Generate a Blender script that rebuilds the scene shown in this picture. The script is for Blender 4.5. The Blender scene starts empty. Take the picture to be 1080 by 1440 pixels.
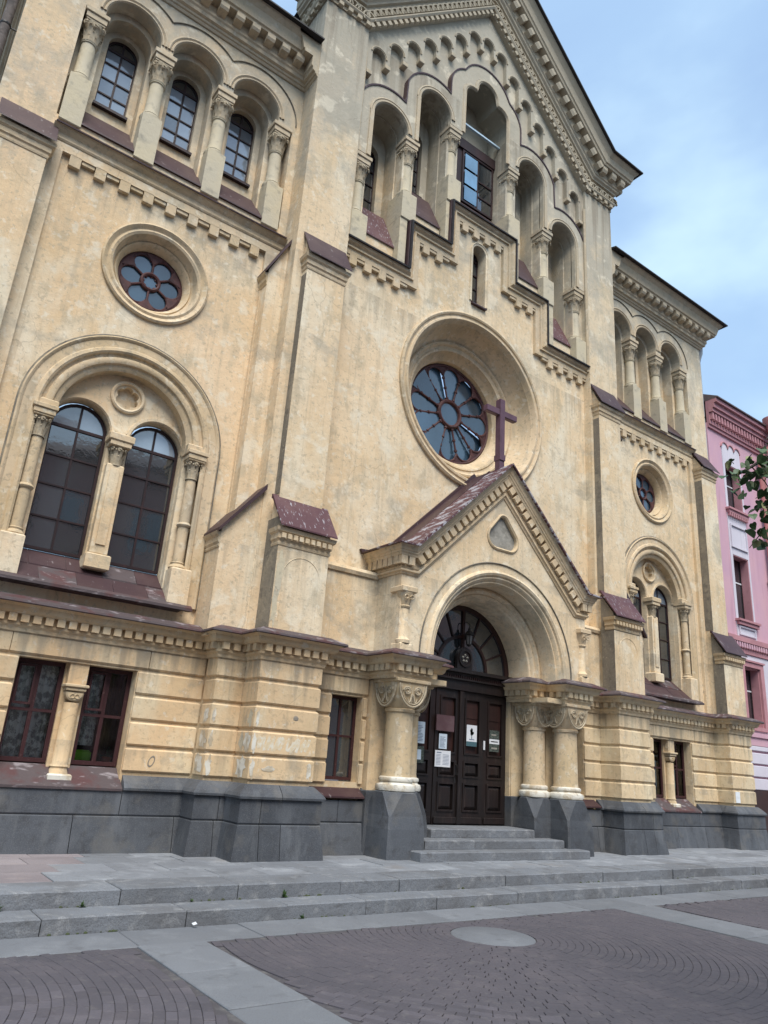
import bpy, math, random
from mathutils import Vector, Matrix
from mathutils.geometry import tessellate_polygon
random.seed(7)
PI = math.pi
SC = bpy.context.scene
COL = SC.collection

# ------------------------------------------------------------------ camera
cam_d = bpy.data.cameras.new('camera')
cam = bpy.data.objects.new('camera', cam_d)
COL.objects.link(cam)
CAM = Vector((-9.5956, -10.8, 1.33))
RV = Vector((-0.29827912, -0.62456404, 0.17126404))
Rm = Matrix.Rotation(RV.length, 3, RV.normalized()) @ Matrix(((1, 0, 0), (0, 0, -1), (0, 1, 0)))
rt, dn, fw = Rm[0], Rm[1], Rm[2]
cam.matrix_world = Matrix(((rt[0], -dn[0], -fw[0], CAM[0]), (rt[1], -dn[1], -fw[1], CAM[1]), (rt[2], -dn[2], -fw[2], CAM[2]), (0, 0, 0, 1)))
cam_d.sensor_fit = 'AUTO'
cam_d.sensor_width = 36
cam_d.lens = 36 * 1031.0 / 1440
cam_d.clip_end = 2000
SC.camera = cam

# ------------------------------------------------------------------ sky, sun, exposure
SUN_EL, SUN_AZ = math.radians(57), math.radians(-22)      # azimuth measured from -Y (street side) towards -X
world = bpy.data.worlds.new('World')
SC.world = world
world.use_nodes = True
wn, wl = world.node_tree.nodes, world.node_tree.links
wn.clear()
wo = wn.new('ShaderNodeOutputWorld')
wb = wn.new('ShaderNodeBackground')
wb.inputs['Strength'].default_value = 0.10
sky = wn.new('ShaderNodeTexSky')
sky.sky_type = 'NISHITA'
sky.sun_disc = False
sky.sun_elevation = SUN_EL
sun_dir = Vector((math.sin(SUN_AZ) * math.cos(SUN_EL), -math.cos(SUN_AZ) * math.cos(SUN_EL), math.sin(SUN_EL)))
sky.sun_rotation = math.atan2(sun_dir.x, sun_dir.y)
tc = wn.new('ShaderNodeTexCoord')
mp = wn.new('ShaderNodeMapping')
mp.inputs['Scale'].default_value = (1.0, 1.0, 1.9)
mp.inputs['Location'].default_value = (0.35, 0.1, 0.2)
nz = wn.new('ShaderNodeTexNoise')
nz.inputs['Scale'].default_value = 2.1
nz.inputs['Detail'].default_value = 7
nz.inputs['Roughness'].default_value = 0.5
nz.inputs['Distortion'].default_value = 0.35
mr = wn.new('ShaderNodeMapRange')
mr.inputs['From Min'].default_value = 0.30
mr.inputs['From Max'].default_value = 0.66
mr.inputs['To Min'].default_value = 0.5
mr.inputs['To Max'].default_value = 0.92
mr.interpolation_type = 'SMOOTHSTEP'
nz2 = wn.new('ShaderNodeTexNoise')
nz2.inputs['Scale'].default_value = 2.6
nz2.inputs['Detail'].default_value = 5
cr = wn.new('ShaderNodeMix')
cr.data_type = 'RGBA'
cr.inputs[6].default_value = (1.6, 2.35, 3.35, 1)
cr.inputs[7].default_value = (2.6, 3.5, 4.1, 1)
mx = wn.new('ShaderNodeMix')
mx.data_type = 'RGBA'
wl.new(tc.outputs['Generated'], mp.inputs['Vector'])
wl.new(mp.outputs['Vector'], nz.inputs['Vector'])
wl.new(mp.outputs['Vector'], nz2.inputs['Vector'])
wl.new(nz.outputs['Fac'], mr.inputs['Value'])
mr2 = wn.new('ShaderNodeMapRange')
mr2.inputs['From Min'].default_value = 0.36
mr2.inputs['From Max'].default_value = 0.66
mr2.interpolation_type = 'SMOOTHSTEP'
wl.new(nz2.outputs['Fac'], mr2.inputs['Value'])
wl.new(mr2.outputs['Result'], cr.inputs[0])
wl.new(mr.outputs['Result'], mx.inputs[0])
wl.new(sky.outputs['Color'], mx.inputs[6])
wl.new(cr.outputs[2], mx.inputs[7])
wl.new(mx.outputs[2], wb.inputs['Color'])
wl.new(wb.outputs['Background'], wo.inputs['Surface'])
sl = bpy.data.lights.new('sun', 'SUN')
sl.energy = 1.5
sl.angle = math.radians(34)
sl.color = (1.0, 0.95, 0.88)
so = bpy.data.objects.new('sun', sl)
so.rotation_euler = (-sun_dir).to_track_quat('-Z', 'Y').to_euler()
so.location = (0, -20, 30)
COL.objects.link(so)
SC.view_settings.view_transform = 'Standard'
SC.view_settings.look = 'None'
SC.view_settings.gamma = 1
SC.view_settings.use_curve_mapping = False
SC.view_settings.exposure = 1.56

# ------------------------------------------------------------------ materials
MATS = {}


def material(name, col, layers=(), rough=0.85, bumps=(), rand=0.0, spec=0.3, metallic=0.0, coat=0.0):
    """layers: (scale, lo, hi, colour, strength[, detail]) noise-masked colours in world space;
    scale is a number or an (x,y,z) tuple; a 'z' layer is ('z', z0, z1, colour, strength)."""
    m = bpy.data.materials.new(name)
    m.use_nodes = True
    n, l = m.node_tree.nodes, m.node_tree.links
    b = n['Principled BSDF']
    b.inputs['Roughness'].default_value = rough
    b.inputs['Specular IOR Level'].default_value = spec
    b.inputs['Metallic'].default_value = metallic
    b.inputs['Coat Weight'].default_value = coat
    geo = n.new('ShaderNodeNewGeometry')
    cur = n.new('ShaderNodeRGB')
    cur.outputs[0].default_value = (*col, 1)
    cur = cur.outputs[0]

    def noise(scale, detail=6, rough_=0.6, off=0.0, dist=0.0):
        mp_ = n.new('ShaderNodeMapping')
        sc = scale if isinstance(scale, tuple) else (scale, scale, scale)
        mp_.inputs['Scale'].default_value = sc
        mp_.inputs['Location'].default_value = (off, off * 0.7, off * 1.3)
        t = n.new('ShaderNodeTexNoise')
        t.inputs['Scale'].default_value = 1
        t.inputs['Detail'].default_value = detail
        t.inputs['Roughness'].default_value = rough_
        t.inputs['Distortion'].default_value = dist
        l.new(geo.outputs['Position'], mp_.inputs['Vector'])
        l.new(mp_.outputs['Vector'], t.inputs['Vector'])
        return t.outputs['Fac']
    off = 0.0
    for L in layers:
        off += 3.7
        if L[0] == 'z':
            sx = n.new('ShaderNodeSeparateXYZ')
            l.new(geo.outputs['Position'], sx.inputs[0])
            nn = noise(0.9, 4, off=off)
            ad = n.new('ShaderNodeMath')
            ad.operation = 'MULTIPLY_ADD'
            ad.inputs[1].default_value = (L[2] - L[1]) * 1.2
            l.new(nn, ad.inputs[0])
            l.new(sx.outputs['Z'], ad.inputs[2])
            src = ad.outputs[0]
            lo, hi = L[1] + (L[2] - L[1]) * 0.6, L[2] + (L[2] - L[1]) * 0.6
        elif L[0] == 'x':                    # paint of another batch from x = L[1] towards x = L[2]
            sx = n.new('ShaderNodeSeparateXYZ')
            l.new(geo.outputs['Position'], sx.inputs[0])
            nn = noise(0.5, 4, off=off)
            ad = n.new('ShaderNodeMath')
            ad.operation = 'MULTIPLY_ADD'
            ad.inputs[1].default_value = (L[2] - L[1]) * 1.2
            l.new(nn, ad.inputs[0])
            l.new(sx.outputs['X'], ad.inputs[2])
            src = ad.outputs[0]
            lo, hi = L[1] + (L[2] - L[1]) * 0.6, L[2] + (L[2] - L[1]) * 0.6
        elif L[0] == 'zp':
            sx = n.new('ShaderNodeSeparateXYZ')
            l.new(geo.outputs['Position'], sx.inputs[0])
            nn = noise((1.1, 1.1, 0.8), 7, 0.65, off=off)
            ad = n.new('ShaderNodeMath')
            ad.operation = 'MULTIPLY_ADD'
            ad.inputs[1].default_value = L[5]
            l.new(nn, ad.inputs[0])
            l.new(sx.outputs['Z'], ad.inputs[2])
            src = ad.outputs[0]
            lo, hi = L[1] - L[2] + L[5] * 0.5, L[1] + L[2] + L[5] * 0.5
        else:
            src = noise(L[0], L[5] if len(L) > 5 else 6, off=off, dist=0.3)
            lo, hi = L[1], L[2]
        r = n.new('ShaderNodeMapRange')
        r.inputs['From Min'].default_value = lo
        r.inputs['From Max'].default_value = hi
        r.inputs['To Max'].default_value = L[4]
        l.new(src, r.inputs['Value'])
        x = n.new('ShaderNodeMix')
        x.data_type = 'RGBA'
        x.inputs[7].default_value = (*L[3], 1)
        l.new(r.outputs['Result'], x.inputs[0])
        l.new(cur, x.inputs[6])
        cur = x.outputs[2]
    if rand:
        oi = n.new('ShaderNodeObjectInfo')
        mm = n.new('ShaderNodeMapRange')
        mm.inputs['To Min'].default_value = 1 - rand
        mm.inputs['To Max'].default_value = 1 + rand
        l.new(oi.outputs['Random'], mm.inputs['Value'])
        x = n.new('ShaderNodeVectorMath')
        x.operation = 'SCALE'
        l.new(cur, x.inputs[0])
        l.new(mm.outputs['Result'], x.inputs['Scale'])
        cur = x.outputs[0]
    l.new(cur, b.inputs['Base Color'])
    nrm = None
    for sc, st, dist in bumps:
        off += 2.3
        bp = n.new('ShaderNodeBump')
        bp.inputs['Strength'].default_value = st
        bp.inputs['Distance'].default_value = dist
        l.new(noise(sc, 5, off=off), bp.inputs['Height'])
        if nrm:
            l.new(nrm, bp.inputs['Normal'])
        nrm = bp.outputs['Normal']
    if nrm:
        l.new(nrm, b.inputs['Normal'])
    MATS[name] = m
    return m


STUCCO = material('stucco', (0.715, 0.57, 0.385),
                  [('x', -1.0, -8.0, (0.71, 0.515, 0.325), 0.85), (0.35, 0.44, 0.62, (0.64, 0.475, 0.285), 0.8),
                   ((1.1, 1.1, 0.45), 0.48, 0.66, (0.73, 0.655, 0.505), 0.75),
                   ((0.55, 0.55, 0.8), 0.56, 0.70, (0.47, 0.405, 0.285), 0.5),
                   ((3.0, 3.0, 1.5), 0.54, 0.64, (0.43, 0.365, 0.255), 0.5),
                   ((11, 11, 0.35), 0.53, 0.68, (0.44, 0.36, 0.25), 0.42),
                   (7, 0.58, 0.66, (0.75, 0.70, 0.58), 0.5),
                   (16, 0.57, 0.64, (0.40, 0.345, 0.25), 0.55),
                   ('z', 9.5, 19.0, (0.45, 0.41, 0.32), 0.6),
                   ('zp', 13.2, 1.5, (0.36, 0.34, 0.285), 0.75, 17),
                   ((0.8, 0.8, 1.2), 0.57, 0.65, (0.34, 0.315, 0.255), 0.5),
                   (2.2, 0.57, 0.63, (0.74, 0.67, 0.53), 0.5)],
                  0.92, [(9, 0.5, 0.02), (45, 0.4, 0.008)], spec=0.15)
OCHRE = material('ochre_stucco', (0.655, 0.51, 0.325),
                 [('x', 1.0, -7.0, (0.645, 0.44, 0.25), 0.85), (0.6, 0.42, 0.62, (0.56, 0.42, 0.25), 0.7),
                  ((1.5, 1.5, 0.7), 0.48, 0.66, (0.66, 0.57, 0.40), 0.75),
                  ((4, 4, 0.5), 0.54, 0.72, (0.33, 0.265, 0.175), 0.6),
                  (3.2, 0.56, 0.66, (0.37, 0.31, 0.23), 0.55),
                  (9, 0.60, 0.67, (0.68, 0.63, 0.52), 0.5),
                  (16, 0.57, 0.64, (0.40, 0.31, 0.20), 0.5)],
                 0.9, [(8, 0.45, 0.02), (60, 0.3, 0.006)], rand=0.09, spec=0.15)
TRIM = material('trim_stucco', (0.605, 0.47, 0.31),
                [(0.9, 0.42, 0.62, (0.48, 0.365, 0.215), 0.75),
                 ((3.5, 3.5, 1.0), 0.52, 0.68, (0.32, 0.28, 0.21), 0.6),
                 (6, 0.56, 0.66, (0.68, 0.62, 0.49), 0.55),
                 (14, 0.55, 0.63, (0.30, 0.255, 0.185), 0.55),
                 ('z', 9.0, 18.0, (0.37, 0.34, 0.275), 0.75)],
                0.92, [(20, 0.4, 0.012)], spec=0.15)
CAPM = material('carved_stucco', (0.50, 0.42, 0.30),
                [(7, 0.45, 0.62, (0.34, 0.28, 0.195), 0.8), (20, 0.55, 0.66, (0.22, 0.19, 0.145), 0.55), ('z', 12.0, 18.0, (0.42, 0.385, 0.31), 0.5)],
                0.92, [(30, 0.4, 0.01)], spec=0.1)
CEMENT = material('bare_cement', (0.50, 0.445, 0.335),
                  [(1.6, 0.42, 0.62, (0.55, 0.475, 0.33), 0.85), (5, 0.54, 0.72, (0.24, 0.225, 0.19), 0.7)],
                  0.95, [(12, 0.4, 0.02), (60, 0.3, 0.006)], spec=0.1)
DARKST = material('dark_stucco', (0.20, 0.175, 0.14),
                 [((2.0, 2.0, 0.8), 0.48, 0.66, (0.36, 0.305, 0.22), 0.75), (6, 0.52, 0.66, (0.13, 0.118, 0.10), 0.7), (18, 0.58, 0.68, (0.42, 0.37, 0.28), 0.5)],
                 0.95, [(12, 0.4, 0.02)], spec=0.1)  # darker, browner stucco for the buttress flanks
SOOT = material('sooty_edge', (0.16, 0.145, 0.12), [(3, 0.45, 0.62, (0.30, 0.26, 0.19), 0.8), (12, 0.55, 0.66, (0.09, 0.082, 0.07), 0.7)], 0.95, [(20, 0.4, 0.01)])
WHITEWASH = material('peeling_whitewash', (0.66, 0.63, 0.55),
                     [(4, 0.47, 0.60, (0.42, 0.34, 0.23), 0.9), (9, 0.58, 0.68, (0.25, 0.24, 0.22), 0.6)],
                     0.9, [(15, 0.4, 0.015)])
METAL = material('maroon_sheet_metal', (0.050, 0.025, 0.028),
                 [(2.2, 0.46, 0.66, (0.070, 0.040, 0.040), 0.8), ((16, 5, 5), 0.64, 0.70, (0.30, 0.27, 0.27), 0.55)],
                 0.5, [(5, 0.25, 0.02), (40, 0.1, 0.005)], spec=0.4)
FLAKY = material('flaking_sheet_metal', (0.085, 0.037, 0.042),
                 [(1.6, 0.45, 0.62, (0.12, 0.06, 0.06), 0.8), ((9, 3.0, 7), 0.535, 0.565, (0.36, 0.35, 0.38), 0.9), ((22, 7, 18), 0.57, 0.60, (0.30, 0.28, 0.30), 0.8)],
                 0.6, [(7, 0.3, 0.02)], spec=0.35)
CAPSHEET = material('worn_cap_metal', (0.085, 0.036, 0.042),
                   [(1.6, 0.45, 0.62, (0.12, 0.06, 0.06), 0.8), ((30, 6, 10), 0.60, 0.64, (0.36, 0.35, 0.37), 0.75)],
                   0.55, [(7, 0.3, 0.02)], spec=0.35)
LEDGE = material('grey_ledge_metal', (0.080, 0.062, 0.064),
                 [(2.6, 0.48, 0.60, (0.085, 0.038, 0.038), 0.9), ((4, 9, 9), 0.56, 0.66, (0.28, 0.25, 0.26), 0.75)],
                 0.65, [(6, 0.4, 0.03)], spec=0.3)
BLACKM = material('black_roof_edge', (0.02, 0.017, 0.018), [(4, 0.5, 0.7, (0.05, 0.04, 0.04), 0.7)], 0.6, [(5, 0.4, 0.03)])
GRANITE = material('grey_granite', (0.078, 0.085, 0.097),
                   [(0.8, 0.42, 0.62, (0.046, 0.050, 0.058), 0.9), ((6, 6, 0.4), 0.54, 0.70, (0.12, 0.125, 0.13), 0.5), ((1.6, 1.6, 0.7), 0.54, 0.72, (0.135, 0.143, 0.155), 0.75),
                    (4.5, 0.53, 0.66, (0.045, 0.046, 0.05), 0.65), (1.7, 0.55, 0.64, (0.125, 0.118, 0.108), 0.5), (90, 0.52, 0.62, (0.17, 0.175, 0.18), 0.28, 2)],
                   0.72, [(10, 0.3, 0.015), (120, 0.2, 0.004)], rand=0.12)
WALKG = material('pavement_granite', (0.20, 0.212, 0.230),
                 [(0.7, 0.42, 0.64, (0.175, 0.185, 0.202), 0.8), (3.0, 0.50, 0.66, (0.29, 0.305, 0.325), 0.7), (5.5, 0.56, 0.68, (0.125, 0.128, 0.135), 0.55), (0.9, 0.58, 0.68, (0.20, 0.185, 0.175), 0.6), (110, 0.52, 0.62, (0.12, 0.12, 0.125), 0.45, 2)],
                 0.82, [(30, 0.25, 0.008), (130, 0.3, 0.003)], rand=0.17)
WALKP = material('pinkish_granite', (0.255, 0.225, 0.232),
                 [(0.9, 0.42, 0.64, (0.18, 0.155, 0.16), 0.8), (4.0, 0.52, 0.68, (0.26, 0.225, 0.22), 0.7), (110, 0.52, 0.62, (0.12, 0.11, 0.115), 0.4, 2)],
                 0.82, [(30, 0.25, 0.008), (130, 0.3, 0.003)], rand=0.14)
BANDG = material('street_granite', (0.155, 0.164, 0.178),
                 [(0.7, 0.42, 0.64, (0.125, 0.132, 0.144), 0.8), (3.0, 0.52, 0.68, (0.195, 0.205, 0.218), 0.6), (5.5, 0.58, 0.70, (0.09, 0.092, 0.097), 0.5), (110, 0.52, 0.62, (0.09, 0.09, 0.095), 0.4, 2)],
                 0.82, [(30, 0.25, 0.008), (130, 0.3, 0.003)], rand=0.14)
KERB = material('kerb_granite', (0.175, 0.187, 0.205),
                [(1.4, 0.42, 0.64, (0.13, 0.133, 0.14), 0.9), (6, 0.54, 0.68, (0.265, 0.27, 0.275), 0.7), ((4, 4, 9), 0.60, 0.72, (0.075, 0.073, 0.07), 0.6), (100, 0.52, 0.60, (0.09, 0.09, 0.095), 0.5, 2)],
                0.85, [(14, 0.6, 0.02), (90, 0.5, 0.006)], rand=0.10)
PAVER = material('clinker_paver', (0.092, 0.084, 0.096),
                 [(0.6, 0.42, 0.64, (0.072, 0.068, 0.079), 0.8), (2.5, 0.50, 0.68, (0.115, 0.102, 0.112), 0.7), (9, 0.56, 0.66, (0.13, 0.12, 0.122), 0.5), (40, 0.5, 0.66, (0.075, 0.066, 0.072), 0.5)],
                 0.85, [(40, 0.4, 0.006), (150, 0.25, 0.002)], rand=0.16)
JOINT = material('joint_sand', (0.070, 0.065, 0.070), [(8, 0.50, 0.68, (0.13, 0.125, 0.12), 0.8)], 0.95, [(60, 0.4, 0.006)])
WOOD = material('dark_door_wood', (0.013, 0.0095, 0.009),
                [((3, 3, 0.6), 0.46, 0.66, (0.021, 0.011, 0.0095), 0.9), ((24, 24, 1.6), 0.54, 0.70, (0.055, 0.04, 0.034), 0.5), ('z', -1.6, 0.9, (0.02, 0.013, 0.012), 0.0)],
                0.45, [((60, 60, 5), 0.3, 0.004)], spec=0.4)
WOODR = material('red_brown_wood', (0.038, 0.015, 0.012),
                 [((5, 5, 1), 0.44, 0.62, (0.020, 0.010, 0.009), 0.9), ((30, 30, 3), 0.55, 0.7, (0.065, 0.035, 0.028), 0.5)],
                 0.5, [((60, 60, 5), 0.25, 0.004)], spec=0.4)
FRAME = material('maroon_window_frame', (0.045, 0.017, 0.018), [((6, 6, 2), 0.46, 0.66, (0.045, 0.014, 0.015), 0.9), (25, 0.6, 0.7, (0.17, 0.11, 0.10), 0.5)], 0.55, [(50, 0.2, 0.003)])
FRAMED = material('dark_window_frame', (0.024, 0.013, 0.014), [((6, 6, 2), 0.46, 0.66, (0.045, 0.02, 0.02), 0.8)], 0.5)
TRACERY = material('maroon_tracery', (0.085, 0.034, 0.032), [(6, 0.46, 0.66, (0.035, 0.016, 0.018), 0.9), (25, 0.6, 0.7, (0.13, 0.09, 0.09), 0.5)], 0.6, [(40, 0.2, 0.004)])
CROSSM = material('cross_paint', (0.115, 0.06, 0.082), [(5, 0.46, 0.66, (0.085, 0.045, 0.06), 0.9)], 0.5)
STONEG = material('carved_grey', (0.30, 0.285, 0.25), [(5, 0.44, 0.64, (0.19, 0.18, 0.155), 0.9), (14, 0.55, 0.68, (0.42, 0.39, 0.33), 0.5)], 0.95, [(30, 0.4, 0.01)])
PIPEG = material('galvanised_pipe', (0.44, 0.45, 0.46), [(3, 0.45, 0.66, (0.34, 0.35, 0.36), 0.8)], 0.5)
PIPEB = material('rusty_pipe', (0.115, 0.095, 0.085), [(4, 0.45, 0.60, (0.05, 0.042, 0.04), 0.9), (9, 0.55, 0.68, (0.22, 0.19, 0.17), 0.6)], 0.8, [(20, 0.4, 0.01)])
PINK = material('pink_stucco', (0.57, 0.355, 0.405), [(0.8, 0.42, 0.66, (0.50, 0.315, 0.41), 0.8), ((4, 4, 0.4), 0.55, 0.76, (0.40, 0.215, 0.27), 0.5)], 0.92, [(40, 0.2, 0.006)], spec=0.15)
PINKD = material('dusky_pink_trim', (0.46, 0.235, 0.255), [(1.5, 0.42, 0.66, (0.38, 0.185, 0.205), 0.8), (6, 0.55, 0.68, (0.32, 0.16, 0.17), 0.5)], 0.85, [(40, 0.2, 0.004)], spec=0.2)
PINKP = material('pink_pipe_paint', (0.46, 0.20, 0.19), [(1.5, 0.42, 0.66, (0.40, 0.165, 0.155), 0.8)], 0.6)
LILAC = material('lilac_white_stucco', (0.62, 0.59, 0.65), [(1.0, 0.42, 0.66, (0.54, 0.515, 0.575), 0.8), ((6, 6, 0.5), 0.54, 0.7, (0.44, 0.41, 0.45), 0.45)], 0.9, [(40, 0.15, 0.005)], spec=0.15)
ROOFB = material('brown_roof_metal', (0.10, 0.075, 0.078), [(2, 0.45, 0.65, (0.13, 0.10, 0.10), 0.8)], 0.6)
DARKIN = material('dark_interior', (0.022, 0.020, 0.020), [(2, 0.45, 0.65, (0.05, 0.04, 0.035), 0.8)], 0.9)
SAND = material('opposite_facade', (0.44, 0.27, 0.245), [(0.4, 0.42, 0.66, (0.52, 0.40, 0.34), 0.8)], 0.9)
LEAF = material('linden_leaf', (0.045, 0.085, 0.030), [(6, 0.42, 0.66, (0.065, 0.11, 0.035), 0.8), (17, 0.60, 0.70, (0.10, 0.14, 0.05), 0.6)], 0.5, spec=0.4)
BRACT = material('pale_bract', (0.30, 0.31, 0.16), [(9, 0.42, 0.66, (0.22, 0.25, 0.11), 0.8)], 0.7)
BARK = material('grey_bark', (0.095, 0.08, 0.065), [((9, 9, 2), 0.45, 0.65, (0.05, 0.042, 0.036), 0.9)], 0.95, [((18, 18, 4), 0.8, 0.02)])
WEED = material('weed_leaf', (0.06, 0.11, 0.035), [(12, 0.42, 0.66, (0.085, 0.14, 0.045), 0.8)], 0.6)
MOSS = material('moss', (0.06, 0.075, 0.035), [(12, 0.42, 0.66, (0.05, 0.05, 0.035), 0.8)], 0.95, [(40, 0.6, 0.01)])
IRON = material('black_iron', (0.014, 0.013, 0.013), [(6, 0.45, 0.65, (0.03, 0.026, 0.024), 0.8)], 0.5)
LAMPG = material('lantern_glass', (0.12, 0.12, 0.12), rough=0.25)
PAPER = material('white_paper', (0.68, 0.69, 0.71), [(6, 0.42, 0.66, (0.60, 0.62, 0.66), 0.8)], 0.7)
PAPERB = material('pale_blue_paper', (0.55, 0.63, 0.70), [(6, 0.42, 0.66, (0.45, 0.55, 0.64), 0.8)], 0.7)
INK = material('faded_ink', (0.16, 0.20, 0.27), rough=0.8)
TEALINK = material('teal_print', (0.06, 0.12, 0.14), rough=0.6)
DARKPRINT = material('dark_print', (0.035, 0.045, 0.04), [(40, 0.45, 0.6, (0.12, 0.14, 0.12), 0.8)], 0.6)
PLAQUE = material('maroon_plaque', (0.095, 0.05, 0.055), [(5, 0.42, 0.66, (0.13, 0.08, 0.085), 0.8)], 0.3, spec=0.5)
LIME = material('lime_plastic', (0.23, 0.60, 0.03), rough=0.45)
TERRA = material('terracotta', (0.30, 0.09, 0.05), rough=0.8)
CURT = material('brown_curtain', (0.13, 0.075, 0.045), [((16, 16, 0.3), 0.42, 0.62, (0.055, 0.032, 0.02), 0.9)], 0.9)
WHITEP = material('white_paint', (0.72, 0.75, 0.77), [(7, 0.45, 0.65, (0.60, 0.62, 0.63), 0.7)], 0.7)
SMUDGE = material('smudged_white_paint', (0.66, 0.61, 0.50), [(14, 0.42, 0.56, (0.62, 0.49, 0.31), 0.9)], 0.9)
GREYP = material('grey_spray_paint', (0.24, 0.21, 0.17), rough=0.9)
BEAM = material('pale_blue_beam', (0.46, 0.60, 0.70), [(8, 0.45, 0.65, (0.36, 0.46, 0.54), 0.7)], 0.5)


def glass_mat(name, col, rough=0.04, ior=1.6, spec=0.9):
    m = material(name, col, [((0.7, 0.7, 0.5), 0.40, 0.66, tuple(c * 0.45 for c in col), 0.85)], rough, [(2.6, 0.05, 0.03), (9, 0.015, 0.01)], rand=0.45, spec=spec)
    m.node_tree.nodes['Principled BSDF'].inputs['IOR'].default_value = ior
    return m


GLASSD = glass_mat('dark_window_glass', (0.03, 0.036, 0.042), ior=1.9)
GLASSB = glass_mat('blind_and_sky_glass', (0.25, 0.31, 0.38), ior=1.8)  # pale as drawn blinds; also a painted sky reflection in arched top panes
GLASSR = glass_mat('rose_glass', (0.045, 0.085, 0.125), rough=0.10, ior=1.6)
GLASSK = glass_mat('painted_sky_glass', (0.15, 0.30, 0.46), ior=1.6)  # sky reflection put into the blue base colour


def lace_glass():
    """clear pane: mostly see-through, reflecting at the surface"""
    m = bpy.data.materials.new('clear_window_glass')
    m.use_nodes = True
    n, l = m.node_tree.nodes, m.node_tree.links
    n.clear()
    o = n.new('ShaderNodeOutputMaterial')
    t = n.new('ShaderNodeBsdfTransparent')
    t.inputs[0].default_value = (0.93, 0.95, 0.94, 1)
    g = n.new('ShaderNodeBsdfGlossy')
    g.inputs['Roughness'].default_value = 0.03
    f = n.new('ShaderNodeFresnel')
    f.inputs['IOR'].default_value = 1.6
    x = n.new('ShaderNodeMixShader')
    l.new(f.outputs[0], x.inputs[0])
    l.new(t.outputs[0], x.inputs[1])
    l.new(g.outputs[0], x.inputs[2])
    l.new(x.outputs[0], o.inputs['Surface'])
    return m


def lace_mat():
    m = material('white_lace', (0.88, 0.89, 0.87), [], 0.9)
    n, l = m.node_tree.nodes, m.node_tree.links
    b = n['Principled BSDF']
    out = n['Material Output']
    geo = n.new('ShaderNodeNewGeometry')
    mp_ = n.new('ShaderNodeMapping')
    mp_.inputs['Scale'].default_value = (13, 13, 13)
    v = n.new('ShaderNodeTexVoronoi')
    v.feature = 'SMOOTH_F1'
    v.inputs['Scale'].default_value = 1
    v2 = n.new('ShaderNodeTexNoise')
    v2.inputs['Scale'].default_value = 45
    a = n.new('ShaderNodeMath')
    a.operation = 'MULTIPLY_ADD'
    a.inputs[1].default_value = 0.8
    r = n.new('ShaderNodeMapRange')
    r.inputs['From Min'].default_value = 0.72
    r.inputs['From Max'].default_value = 0.92
    r.inputs['To Min'].default_value = 0.42
    r.inputs['To Max'].default_value = 0.95
    t = n.new('ShaderNodeBsdfTransparent')
    x = n.new('ShaderNodeMixShader')
    l.new(geo.outputs['Position'], mp_.inputs['Vector'])
    l.new(mp_.outputs['Vector'], v.inputs['Vector'])
    l.new(geo.outputs['Position'], v2.inputs['Vector'])
    l.new(v2.outputs['Fac'], a.inputs[0])
    l.new(v.outputs['Distance'], a.inputs[2])
    l.new(a.outputs[0], r.inputs['Value'])
    l.new(r.outputs['Result'], x.inputs[0])
    l.new(t.outputs[0], x.inputs[1])
    l.new(b.outputs[0], x.inputs[2])
    l.new(x.outputs[0], out.inputs['Surface'])
    return m


GLASSC = lace_glass()
LACE = lace_mat()


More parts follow.
